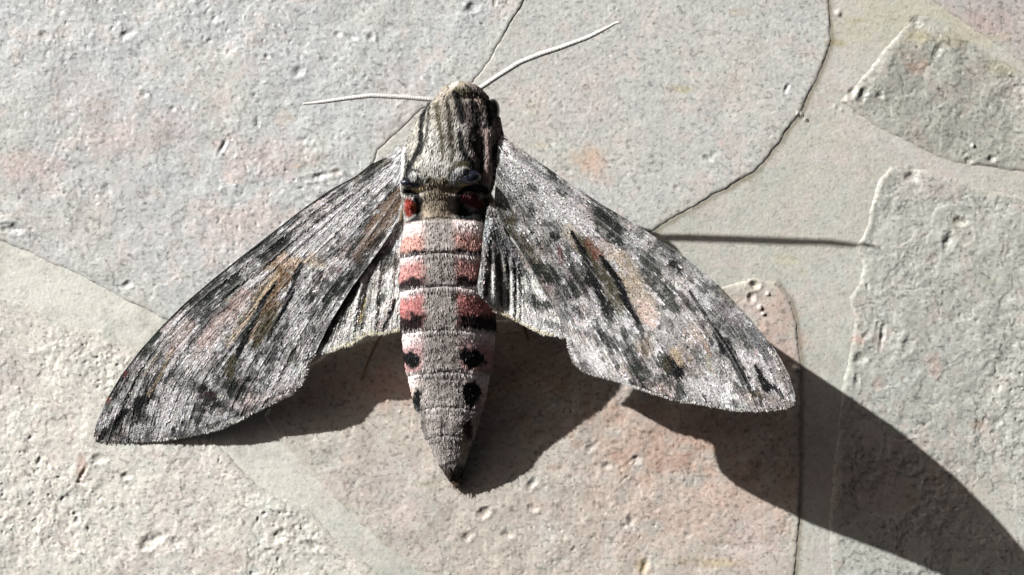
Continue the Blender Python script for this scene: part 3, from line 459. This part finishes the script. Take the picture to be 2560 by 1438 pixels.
# hindwings, each partly under its forewing
hRL = [(1240, 500), (1262, 580), (1310, 640), (1360, 705), (1400, 770), (1440, 850)]
hRT = [(1218, 520), (1206, 600), (1202, 660), (1194, 705), (1196, 735), (1216, 756), (1236, 776), (1262, 786), (1300, 805), (1348, 830), (1385, 840), (1440, 850)]
hRV = [hRL, [(1225, 550), (1215, 650), (1205, 740)], [(1227, 550), (1235, 660), (1238, 770)], [(1230, 550), (1262, 660), (1281, 790)], [(1233, 550), (1275, 660), (1292, 798)], [(1236, 550), (1310, 680), (1345, 820)], [(1240, 552), (1350, 720), (1400, 838)]]
hRM = [((200, 206, 206), .95, [(1216, 548, 22), (1220, 570, 32), (1222, 600, 22)]), (DK, .8, [(1238, 590, 26), (1238, 615, 38), (1232, 645, 24)]), ((100, 104, 108), .8, [(1262, 600, 24), (1275, 640, 36), (1290, 665, 26)]), (DG, .7, [(1270, 670, 22), (1310, 690, 26)]),
       (WH, .85, [(1200, 660, 9), (1197, 700, 10), (1196, 730, 9), (1214, 750, 7)]), (OL, .7, [(1218, 690, 16), (1214, 735, 14)]), (WH, .8, [(1234, 680, 6), (1233, 730, 8), (1231, 768, 6)]), (DK, .6, [(1246, 650, 9), (1250, 710, 16), (1254, 760, 8)]), ((150, 150, 146), .7, [(1262, 740, 10), (1260, 775, 12)]),
       (DK, .65, [(1270, 650, 6), (1270, 700, 7), (1272, 760, 8)]), (WH, .85, [(1280, 680, 6), (1282, 730, 8), (1282, 785, 7)]), (DK, .6, [(1288, 690, 4), (1290, 780, 4)]), (WH, .8, [(1294, 700, 5), (1295, 790, 5)]),
       (WH, .92, [(1318, 705, 26), (1345, 730, 50), (1370, 750, 30)]), (DG, .88, [(1325, 742, 20), (1350, 762, 30), (1375, 755, 20)]), (LT, .6, [(1320, 790, 30), (1370, 815, 36)]), (DG, .5, [(1360, 800, 14), (1410, 820, 14)])]
hRF = [([(1228, 600), (1222, 690), (1212, 750)], 7, -5), ([(1236, 640), (1234, 770)], 5, 5), ([(1248, 640), (1256, 770)], 6, -7), ([(1268, 640), (1272, 780)], 5, -5), ([(1280, 640), (1282, 790)], 4, 5), ([(1294, 660), (1296, 800)], 4, 4)]
hRH = [(1232, 520, 258), (1210, 530, 264), (1202, 660, 252), (1196, 735, 236), (1216, 756, 224), (1236, 776, 204), (1300, 805, 206), (1385, 840, 218), (1440, 850, 228), (1310, 640, 236), (1400, 770, 228)]
wing('hindwing', hRL, hRT, hRH, hRV, hRM, (192, 189, 184), 701, hRT[6:-1], ns=260, nt_=150, nscale=3000, zoff=-3, streak=0.25, relief_amp=0.5, mott=0.3, label='right hindwing with pleats beside the abdomen', fringe=((232, 226, 208), (150, 140, 110)), folds=hRF, vein_light=0.2, fr=(4, 8))
hLL = [(1000, 550), (960, 590), (900, 670), (850, 750), (800, 840), (776, 890)]
hLT = [(1006, 556), (1004, 640), (1003, 720), (1002, 780), (1000, 822), (962, 832), (915, 834), (895, 848), (876, 860), (850, 864), (820, 880), (776, 890)]
hLV = [hLL, [(1000, 560), (975, 700), (965, 830)], [(998, 560), (945, 700), (925, 832)], [(996, 560), (930, 700), (895, 845)], [(994, 560), (905, 710), (860, 860)], [(1003, 560), (995, 700), (985, 826)]]
hLM = [((198, 204, 206), .95, [(1003, 556, 16), (990, 585, 26), (972, 612, 34)]), ((84, 84, 88), .9, [(962, 626, 36), (940, 650, 26)]), (DG, .6, [(985, 650, 30), (960, 670, 24)]), (GR, .6, [(985, 690, 20)]),
       (WH, .85, [(975, 690, 30), (990, 750, 24), (985, 800, 36)]), (WH, .85, [(950, 745, 20), (945, 775, 30), (935, 800, 18)]), (WH, .7, [(910, 750, 12), (890, 800, 14), (870, 830, 16)]), (DK, .8, [(890, 718, 22), (870, 750, 18), (842, 800, 32), (815, 850, 26)]), (DK, .45, [(928, 690, 9), (925, 740, 10), (905, 800, 14), (898, 825, 8)]), (DK, .7, [(958, 742, 14), (950, 752, 14)]),
       (DK, .88, [(989, 752, 6), (975, 790, 9), (958, 828, 12)]), ((190, 170, 110), .6, [(915, 740, 6), (900, 800, 7)]), ((70, 46, 44), .7, [(862, 740, 14), (832, 790, 18)]), (DK, .3, [(940, 690, 4), (930, 800, 4)])]
hLF = [([(985, 640), (975, 820)], 6, 4), ([(950, 650), (935, 830)], 5, 5), ([(925, 680), (905, 820)], 6, -7), ([(905, 700), (880, 840)], 5, 5), ([(989, 752), (958, 832)], 5, -6)]
hLH = [(1000, 550, 204), (1006, 556, 206), (1004, 640, 190), (1002, 780, 164), (1000, 822, 152), (915, 834, 134), (850, 864, 118), (776, 890, 100), (900, 670, 166), (850, 750, 144)]
wing('hindwing', hLL, hLT, hLH, hLV, hLM, (214, 211, 205), 801, hLT[4:-1], ns=260, nt_=150, nscale=3000, zoff=-5, streak=0.22, relief_amp=0.5, mott=0.3, label='left hindwing with a cream wavy edge', fringe=((232, 228, 212), (196, 190, 160)), folds=hLF, vein_light=0.2, fr=(6, 11))

# ---------------------------------------------------------------- body: one continuous surface from head to tail
SEC = np.array([  # y, left, right, axis height, half height
    (203, 1146, 1154, 298, 3), (207, 1128, 1176, 297, 14), (216, 1112, 1196, 293, 26), (232, 1098, 1212, 286, 36), (250, 1082, 1224, 275, 46), (270, 1066, 1238, 262, 56), (300, 1045, 1250, 246, 70), (340, 1022, 1258, 236, 80), (380, 1008, 1252, 232, 80),
    (420, 1002, 1244, 228, 82), (455, 1000, 1236, 224, 78), (480, 1002, 1228, 220, 66), (505, 1006, 1222, 214, 54), (530, 1008, 1220, 208, 52), (548, 1010, 1220, 206, 56), (560, 1010, 1222, 204, 62), (625, 1004, 1226, 192, 66), (700, 1000, 1232, 168, 68), (780, 1000, 1238, 144, 66),
    (850, 1004, 1238, 118, 64), (900, 1012, 1232, 100, 61), (950, 1021, 1224, 84, 57), (1000, 1033, 1213, 70, 52), (1050, 1048, 1199, 64, 48), (1100, 1066, 1183, 50, 41), (1140, 1086, 1169, 38, 33), (1165, 1100, 1160, 30, 26), (1190, 1114, 1152, 22, 18), (1208, 1130, 1146, 16, 9), (1222, 1139, 1142, 12, 2)], float)
yy = np.arange(203, 1222.1, 2.6); NR, NA = len(yy), 150
cl, cr, cz, ch = [np.interp(yy, SEC[:, 0], SEC[:, i]) for i in (1, 2, 3, 4)]
for a in (cl, cr, cz, ch):
    for _ in range(3): a[1:-1] = (a[:-2] + 2 * a[1:-1] + a[2:]) / 4
BND = [560, 643, 726, 832, 937, 1024, 1095, 1168, 1240]
an = np.linspace(0, 2 * np.pi, NA, endpoint=False); ca, sa = np.cos(an), np.sin(an); ex = 0.86
qa = np.sign(ca) * abs(ca) ** ex; qs = np.sign(sa) * abs(sa) ** ex
seg = np.zeros(NR); bow = 0
def seg_phase(y):
    b = np.array(BND, float); i = np.clip(np.searchsorted(b, y) - 1, 0, len(b) - 2); ph = (y - b[i]) / (b[i + 1] - b[i]); return i, np.where(y < b[0], -1, ph)
V = np.zeros((NR, NA, 3)); xc = (cl + cr) / 2; hw = (cr - cl) / 2
Yb = yy[:, None] + 0 * ca[None]
Yc = Yb + 12 * (1 - (qa[None] ** 2)) * (Yb > 560)                                  # segment edges bow forward at the back line
_, ph = seg_phase(Yc)
rs = np.where(ph >= 0, 1 + 0.035 * (ph - 0.5) - 0.035 * np.exp(-(ph / 0.04) ** 2) - 0.03 * np.exp(-((1 - ph) / 0.03) ** 2), 1.0)
rs = 1 + (rs - 1) * sst(548, 562, Yc)
Ux = xc[:, None] + hw[:, None] * qa[None] * rs; Zz = cz[:, None] + ch[:, None] * qs[None] * rs; Vy = Yb.copy()
def gb(x, y, rx, ry, h):
    return h * np.exp(-((Ux - x) / rx) ** 2 - ((Vy - y) / ry) ** 2) * (sa[None] > -0.2)
Zz += gb(1160, 436, 25, 17, 28) + gb(1034, 446, 20, 15, 13)                       # rounded tufts at the back of the thorax
Zz += -gb(1150, 476, 40, 9, 16) - gb(1035, 482, 26, 8, 14) - gb(1162, 527, 26, 22, 22) - gb(1048, 528, 16, 24, 16)
Zz += gb(1224, 395, 9, 75, 12) - gb(1200, 405, 9, 60, 12) + gb(1010, 400, 8, 75, 12) - gb(1030, 400, 9, 60, 8)  # collar lobes over the wing roots
Zz += gb(1180, 498, 22, 14, 5) + gb(1026, 520, 13, 17, 6) + gb(1097, 515, 30, 30, 6)
Zz += gb(1150, 225, 30, 16, 7) - gb(1152, 250, 46, 9, 4)
Zz += gb(1124, 1184, 10, 14, 3) - gb(1134, 1195, 4, 18, 5)
Ux = Ux + 1.8 * fbm(an[None] * 20 + 0 * Yb, Yb, 14, 931, 3); Zz = Zz + 1.6 * fbm(Ux, Vy, 22, 932, 3) + 0.8 * fbm(Ux * 3, Vy, 9, 933, 2)

def bl(u, v, x, y, rx, ry, s=1, n=0, k=.3): return s * (1 - sst(1 - k, 1 + k, np.hypot((u - x) / rx, (v - y) / ry) + n))
def body_colour(u, v):
    u = u.ravel(); v = v.ravel(); n = fbm(u, v, 14, 941, 3); st = fbm(u * 3.2, v * 0.5, 12, 942, 3)
    c = np.broadcast_to(srgb(156, 152, 148), (len(u), 3)).copy()
    def mix(a, colr):
        nonlocal c; a = np.clip(a, 0, 1)[:, None]; c = c * (1 - a) + srgb(*colr) * a
    # thorax
    th = 1 - sst(470, 500, v)
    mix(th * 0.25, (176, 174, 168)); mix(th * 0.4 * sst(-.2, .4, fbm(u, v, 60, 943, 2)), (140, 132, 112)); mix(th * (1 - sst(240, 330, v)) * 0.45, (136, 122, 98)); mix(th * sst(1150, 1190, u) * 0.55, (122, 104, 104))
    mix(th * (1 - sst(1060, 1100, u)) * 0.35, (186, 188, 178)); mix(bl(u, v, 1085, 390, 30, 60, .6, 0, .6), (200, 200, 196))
    nz = 0.8 * n + 0.5 * st
    TM = [(DK, .92, [(1066, 248, 7), (1059, 269, 10), (1051, 320, 8), (1051, 362, 10), (1034, 398, 9), (1020, 424, 8), (1015, 452, 14)]), (DK, .6, [(1072, 262, 4), (1070, 300, 5), (1064, 350, 5), (1050, 385, 4)]), (DK, .5, [(1010, 330, 4), (1014, 400, 4)]), ((84, 78, 58), .7, [(1090, 262, 8), (1099, 321, 8), (1104, 350, 7), (1106, 400, 4)]),
          ((54, 50, 38), .75, [(1118, 255, 7), (1124, 302, 9), (1126, 351, 10), (1131, 378, 9), (1128, 410, 5)]), (BK, .93, [(1136, 230, 8), (1144, 248, 14), (1151, 275, 14), (1155, 300, 14)]), (BK, .8, [(1150, 335, 9), (1153, 372, 10), (1166, 396, 10), (1180, 412, 12)]),
          ((74, 64, 60), .65, [(1178, 270, 30), (1186, 320, 30), (1180, 370, 22)]), (DK, .7, [(1182, 256, 12), (1192, 300, 14), (1178, 350, 10), (1194, 390, 8)]), (BK, .95, [(1222, 258, 18), (1229, 285, 20), (1222, 310, 16), (1206, 334, 9)]), ((40, 52, 40), .6, [(1235, 268, 12), (1244, 290, 12)]),
          ((104, 90, 92), .75, [(1246, 308, 16), (1252, 342, 20), (1250, 370, 14)]), ((60, 30, 40), .7, [(1256, 336, 8), (1248, 360, 8)]), ((158, 140, 134), .8, [(1216, 330, 12), (1223, 390, 16), (1219, 455, 14)]), (DK, .85, [(1206, 345, 7), (1207, 400, 8), (1202, 430, 8)]), (DK, .85, [(1236, 370, 10), (1240, 440, 12), (1232, 500, 14)]),
          (WH, .95, [(1003, 330, 6), (1009, 370, 7), (1004, 418, 8), (996, 455, 8), (999, 492, 7)]), ((150, 150, 140), .6, [(1020, 300, 10), (1022, 360, 12)]), ((90, 84, 60), .6, [(1120, 212, 8), (1150, 225, 10), (1190, 240, 8)]), ((190, 186, 180), .6, [(1140, 208, 10), (1128, 216, 10)]), (DK, .6, [(1165, 214, 5), (1185, 232, 6), (1210, 250, 6)]), ((190, 170, 160), .6, [(1192, 248, 8), (1205, 256, 6)]),
          ((140, 140, 142), .8, [(1142, 436, 26), (1132, 450, 14)]), ((150, 150, 150), .7, [(1034, 440, 22), (1040, 452, 20)]), (DK, .8, [(1122, 440, 4), (1134, 420, 6), (1156, 410, 7), (1180, 416, 6), (1198, 436, 5)]), (DK, .8, [(1014, 440, 5), (1030, 424, 5), (1048, 430, 5)]), ((22, 26, 40), .95, [(1166, 432, 14), (1178, 444, 28), (1192, 450, 18)]), ((26, 30, 46), .93, [(1012, 458, 12), (1024, 462, 14), (1044, 464, 8)]), (OL, .7, [(1124, 425, 8), (1140, 410, 9), (1165, 408, 9)]),
          ((60, 54, 30), .8, [(1075, 452, 14), (1092, 466, 20), (1112, 455, 14)]), (BK, .95, [(1016, 480, 18), (1040, 488, 14), (1050, 520, 18), (1046, 552, 20), (1020, 560, 12)]), (BK, .97, [(1150, 485, 20), (1146, 520, 26), (1165, 545, 34), (1205, 548, 34), (1218, 510, 30)]), (BK, .9, [(1160, 470, 14), (1200, 472, 22), (1216, 480, 16)]),
          ((196, 176, 130), .85, [(1126, 474, 5), (1140, 478, 7), (1160, 462, 6), (1192, 456, 5)]), ((196, 180, 130), .85, [(1030, 474, 5), (1046, 478, 8), (1062, 466, 6)]),
          ((146, 58, 46), .97, [(1022, 508, 20), (1026, 522, 26), (1022, 535, 14)]), ((170, 92, 48), .7, [(1034, 512, 8)]), ((84, 27, 27), .97, [(1162, 497, 20), (1182, 502, 30), (1195, 510, 20)]), ((140, 128, 112), .95, [(1096, 492, 66), (1096, 530, 70)]), (DK, .7, [(1062, 548, 4), (1096, 543, 4), (1135, 547, 4)])]  # right red spot painted darker than the left, as in shadow
    TM = [(a_, min(1, b_ * 1.12), [(x_, y_, w_ * (1.25 if len(p_) > 1 and y_ < 460 and w_ < 16 else 1)) for x_, y_, w_ in p_]) for a_, b_, p_ in TM]
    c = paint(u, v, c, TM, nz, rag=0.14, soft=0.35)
    # abdomen
    xc_ = np.interp(v, yy, xc); hw_ = np.interp(v, yy, hw); vv = v + 12 * (1 - np.clip((u - xc_) / hw_, -1, 1) ** 2)
    ab = sst(558, 566, vv); i, p = seg_phase(np.maximum(vv, 560.1)); side = abs(u - (1097 + (v - 550) * 0.02)); inner = np.interp(v, [550, 700, 850, 950, 1020, 1100], [38, 40, 46, 56, 74, 200]); sd_ = side + 9 * n + 4 * st
    S = sst(inner - 13, inner + 12, sd_) * ab
    cg = srgb(164, 157, 153) * np.exp(0.28 * st + 0.3 * fbm(u, v, 6, 944, 2))[:, None]
    c = c * (1 - ab[:, None]) + cg * ab[:, None]
    pink = np.array([(188, 146, 136), (184, 136, 131), (180, 120, 117), (192, 156, 154), (198, 178, 166), (170, 160, 156), (150, 148, 146), (150, 148, 146)])[np.clip(i, 0, 7)]
    pk = np.stack([np.interp(pink[:, k], [0, 255], [0, 255]) for k in range(3)], -1) / 255; pk = np.where(pk <= 0.04045, pk / 12.92, ((pk + 0.055) / 1.055) ** 2.4)
    a = S[:, None]; c = c * (1 - a) + pk * a
    whw = np.array([.34, .2, .18, .3, .42, .2, 0, 0])[np.clip(i, 0, 7)]; a = (S * (1 - sst(whw * .35, whw * 1.7 + .02, p + .12 * st)) * .95)[:, None]; c = c * (1 - a) + srgb(236, 226, 224) * a
    bk = np.array([.86, .72, .64, 2, 2, 2, 2, 2])[np.clip(i, 0, 7)]; a = (S * sst(bk - .06, bk + .07, p + .13 * n + .09 * st + 0.0 * u) * .97)[:, None]; c = c * (1 - a) + srgb(*BK) * a
    mix(ab * .45 * np.exp(-((u - 1097 - (v - 550) * .03) / 3.0) ** 2) * sst(-.3, .3, n), (70, 68, 66)); mix(sst(0.955, .99, p) * ab * .35, (60, 58, 56)); mix((1 - sst(0.0, .07, p)) * ab * .45 * (i > 0), (220, 218, 216))
    for x, y, rx, ry, s in [(1180, 897, 34, 25, 1), (1030, 903, 24, 24, 1), (1177, 988, 27, 30, 1), (1042, 1002, 13, 26, 1), (1140, 905, 6, 6, .4)]: mix(bl(u, v, x, y, rx, ry, s, .5 * n + .2 * st, .16), BK)
    mix(bl(u, v, 1170, 1075, 13, 26, .95, .4 * n), (56, 18, 24)); mix(bl(u, v, 1196, 1060, 14, 60, .7, .3 * n), (190, 176, 170)); mix(bl(u, v, 1058, 1080, 8, 50, .6, .3 * n), DK)
    mix(sst(1160, 1172, v + 4 * n) * .93, (46, 34, 28)); mix(sst(1206, 1214, v), (120, 104, 84)); mix(bl(u, v, 1160, 1115, 9, 30, .6, .3 * n), (176, 156, 120)); mix(bl(u, v, 1104, 1065, 3, 30, .7, .2 * n), DK)
    c = c * np.exp(0.22 * st + 0.25 * fbm(u, v, 5, 945, 2))[:, None]
    return c
kk = (D - Zz) / D
BV = np.stack([(Ux - CX) * ((D - cz) / D)[:, None] / 1000 + 0 * kk, (CY - Vy) * ((D - cz) / D)[:, None] / 1000, Zz / 1000], -1)
Up = CX + BV[..., 0] * 1000 / kk; Vp = CY - BV[..., 1] * 1000 / kk                 # where each point is seen
bc = body_colour(Up, Vp)
i = np.arange(NR * NA).reshape(NR, NA); j = np.roll(i, -1, 1); q = np.stack([i[:-1], j[:-1], j[1:], i[1:]], -1).reshape(-1, 4)
vv_ = np.concatenate([BV.reshape(-1, 3), BV[0].mean(0)[None], BV[-1].mean(0)[None]]); tri = np.concatenate([np.stack([j[0], i[0], np.full(NA, NR * NA)], -1), np.stack([i[-1], j[-1], np.full(NA, NR * NA + 1)], -1)])
body = link('body', raw_mesh('body', vv_, q, tri, np.concatenate([bc, bc[:1], bc[-1:]])), M_BODY, moth)
# fur over the body
me = body.data; nv = len(me.vertices); nor = np.zeros(nv * 3, np.float32); me.vertices.foreach_get('normal', nor); nor = nor.reshape(-1, 3)[:NR * NA].reshape(NR, NA, 3)
NH = 85000; a = rng.randint(1, NR - 1, NH * 2); b = rng.randint(0, NA, NH * 2); ok = (nor[a, b, 2] > -0.35) & ((yy[a] > 500) | (rng.rand(NH * 2) < .85)) & (rng.rand(NH * 2) < hw[a] / hw.max() + .1); a = a[ok][:NH]; b = b[ok][:NH]; m = len(a)
root = BV[a, b] + rng.randn(m, 3) * 0.0008; N = nor[a, b]; yv = yy[a]
tng = BV[np.minimum(a + 1, NR - 1), b] - BV[a - 1, b]; tng /= np.linalg.norm(tng, axis=1)[:, None]
tx = yv < 505; ln = np.where(tx, 6 + 6 * rng.rand(m), 4 + 3.5 * rng.rand(m)) / 1000; ln = np.where((seg_phase(yv)[1] > .82) & (yv > 560), ln * 1.8, ln); ln = np.where(yv < 235, ln * .6, ln); ln = np.where(yv > 1160, ln * 1.1, ln)
lift = np.where(tx, 0.06, 0.08) + 0.07 * abs(rng.randn(m)); dirv = tng + N * lift[:, None] + rng.randn(m, 3) * np.where(tx, .10, .10)[:, None]; dirv /= np.linalg.norm(dirv, axis=1)[:, None]
sdv = np.cross(dirv, N + rng.randn(m, 3) * .4); sdv /= np.linalg.norm(sdv, axis=1)[:, None]; wd = (np.where(tx, 0.95, 0.85) / 1000 * (0.7 + .6 * rng.rand(m)))[:, None]
rt = root - N * 0.0008; mid = rt + dirv * (ln * .6)[:, None]; tp = rt + dirv * ln[:, None] - N * (ln * .12)[:, None]
HV = np.stack([rt - sdv * wd, rt + sdv * wd, mid + sdv * wd * .9, mid - sdv * wd * .9, tp], 1)
hk = (D - mid[:, 2] * 1000) / D; hc = body_colour(CX + mid[:, 0] * 1000 / hk, CY - mid[:, 1] * 1000 / hk) * np.exp(0.20 * rng.randn(m))[:, None]; eg = (seg_phase(yv)[1] > .86) & (yv > 560); ln = ln; hc[eg] = hc[eg] * .75 + .09
lt_ = rng.rand(m) < .06; hc[lt_] = hc[lt_] * .8 + .08
k = 5 * np.arange(m)
fur = link('fur', raw_mesh('fur', HV.reshape(-1, 3), np.stack([k, k + 1, k + 2, k + 3], -1), np.stack([k + 3, k + 2, k + 4], -1), np.repeat(hc, 5, 0), False), M_FUR, body)
fur['kind'] = 'stuff'
# hair tufts at the wing roots and tail
def tuft(name, u, v, h, spread, dirn, n, L, colr, parent=body, wd=1.2):
    r = np.random.RandomState(int(u + v)); p = P(u + r.randn(n) * spread[0], v + r.randn(n) * spread[1], h + r.randn(n) * spread[2]); d = np.array(dirn, float)[None] + r.randn(n, 3) * .22; d /= np.linalg.norm(d, axis=1)[:, None]
    l = (L * (.6 + .6 * r.rand(n)) / 1000)[:, None]; s = np.cross(d, np.array([0, 0, 1.]) + r.randn(n, 3) * .4); s /= np.linalg.norm(s, axis=1)[:, None]; s *= wd / 1000
    Vv = np.stack([p - s, p + s, p + d * l * .6 + s * .7, p + d * l * .6 - s * .7, p + d * l - np.array([0, 0, 1]) * l * .08], 1); k = 5 * np.arange(n)
    c = srgb(*colr)[None] * np.exp(.25 * r.randn(n))[:, None]
    o = link(name, raw_mesh(name, Vv.reshape(-1, 3), np.stack([k, k + 1, k + 2, k + 3], -1), np.stack([k + 3, k + 2, k + 4], -1), np.repeat(c, 5, 0), False), M_FUR, parent); return o
tuft('hair_tuft', 1254, 372, 274, (5, 14, 6), (.7, -.7, .0), 220, 26, (200, 198, 198), wR)
tuft('hair_tuft', 998, 415, 246, (4, 18, 6), (-.6, -.8, .0), 200, 20, (190, 190, 192), wL)
tuft('hair_tuft', 1140, 1192, 22, (6, 8, 5), (.02, -1, -.08), 90, 22, (74, 60, 48))

# eyes and glossy scale tufts
import bmesh
def ball(name, u, v, h, r, mat, parent, sc3=(1, 1, 1)):
    bm = bmesh.new(); bmesh.ops.create_uvsphere(bm, u_segments=28, v_segments=18, radius=1)
    c = P(u, v, h)
    for vt in bm.verts: vt.co = Vector((vt.co.x * sc3[0] * r / 1000 + c[0], vt.co.y * sc3[1] * r / 1000 + c[1], vt.co.z * sc3[2] * r / 1000 + c[2]))
    me = bpy.data.meshes.new(name); bm.to_mesh(me); bm.free()
    for p_ in me.polygons: p_.use_smooth = True
    return link(name, me, mat, parent)
ball('eye', 1232, 276, 262, 21, M_EYE, body, (.8, 1.3, 1)); ball('eye', 1078, 268, 264, 17, M_EYE, body, (.7, 1.2, 1))
M_TUFT = material('tuft_gloss', rough=0.3, spec=0.7, noise_scale=160, noise_amt=0.5, bump=0.6, bump_dist=0.004, bump_scale=160, flat=tuple(srgb(24, 28, 40)))
ball('scale_tuft', 1176, 443, 304, 24, M_TUFT, body, (1.05, .72, .95)); ball('scale_tuft', 1019, 457, 272, 14, M_TUFT, body, (1.2, .7, .9))
# antennae: ringed shafts, pale above
def antenna(pts, r0, r1, label):
    p = smooth_curve(pts, 260, 8); m = len(p); t = np.linspace(0, 1, m); c = P(p[:, 0], p[:, 1], p[:, 2])
    r = np.interp(t, [0, .08, .5, .85, 1], [r0 * .8, r0, r0 * 1.05, r0 * .85, r1]) * (1 + 0.04 * np.sin(t * 2 * np.pi * 58)) / 1000
    Vv, q, tr = tube(c, r, 12); n = rng.rand(m)
    base = np.where(((np.arange(m) // 3) % 2 == 0)[:, None], srgb(190, 189, 184), srgb(176, 174, 169)) * (1 - .1 * n[:, None]); cc = np.repeat(base, 12, 0)
    o = link('antenna', raw_mesh('antenna', Vv, q, tr, np.concatenate([cc, cc[:1], cc[-1:]])), M_ANT, moth); o['label'] = label
antenna([(1186, 232, 276), (1200, 221, 285), (1240, 194, 305), (1300, 156, 334), (1350, 136, 350), (1400, 120, 363), (1470, 94, 383), (1525, 66, 408), (1540, 57, 416), (1550, 56, 421)], 6.2, 2.4, 'right antenna pointing up to the right')
antenna([(1096, 254, 290), (1078, 249, 292), (1010, 243, 285), (930, 239, 274), (870, 246, 264), (800, 256, 252), (758, 260, 246)], 5.6, 2.6, 'left antenna pointing left')
# legs under the body and wings
def leg(pts, label=None):
    p = smooth_curve(pts, 60, 2); c = p.copy(); t = np.linspace(0, 1, 60); V3 = P(c[:, 0], c[:, 1], c[:, 2]); r = np.interp(t, [0, .4, .7, 1], [9, 8, 5, 3]) / 1000
    Vv, q, tr = tube(V3, r, 8); cc = np.tile(srgb(120, 106, 86), (len(Vv), 1)) * (1 + .2 * rng.randn(len(Vv), 1)); return link('leg', raw_mesh('leg', Vv, q, tr, cc), M_LEG, moth)
leg([(1080, 350, 170), (1030, 400, 80), (1050, 470, 8), (1060, 520, 5)]); leg([(1190, 350, 180), (1240, 420, 100), (1260, 520, 10), (1270, 570, 6)])
leg([(1070, 430, 170), (1010, 520, 90), (990, 640, 10), (985, 700, 6)]); leg([(1190, 430, 170), (1260, 560, 120), (1290, 680, 10), (1300, 740, 6)])
leg([(1075, 500, 160), (1010, 640, 110), (958, 828, 60), (925, 890, 22), (904, 948, 5)]); leg([(1180, 500, 160), (1260, 650, 110), (1300, 780, 20), (1320, 850, 6)])
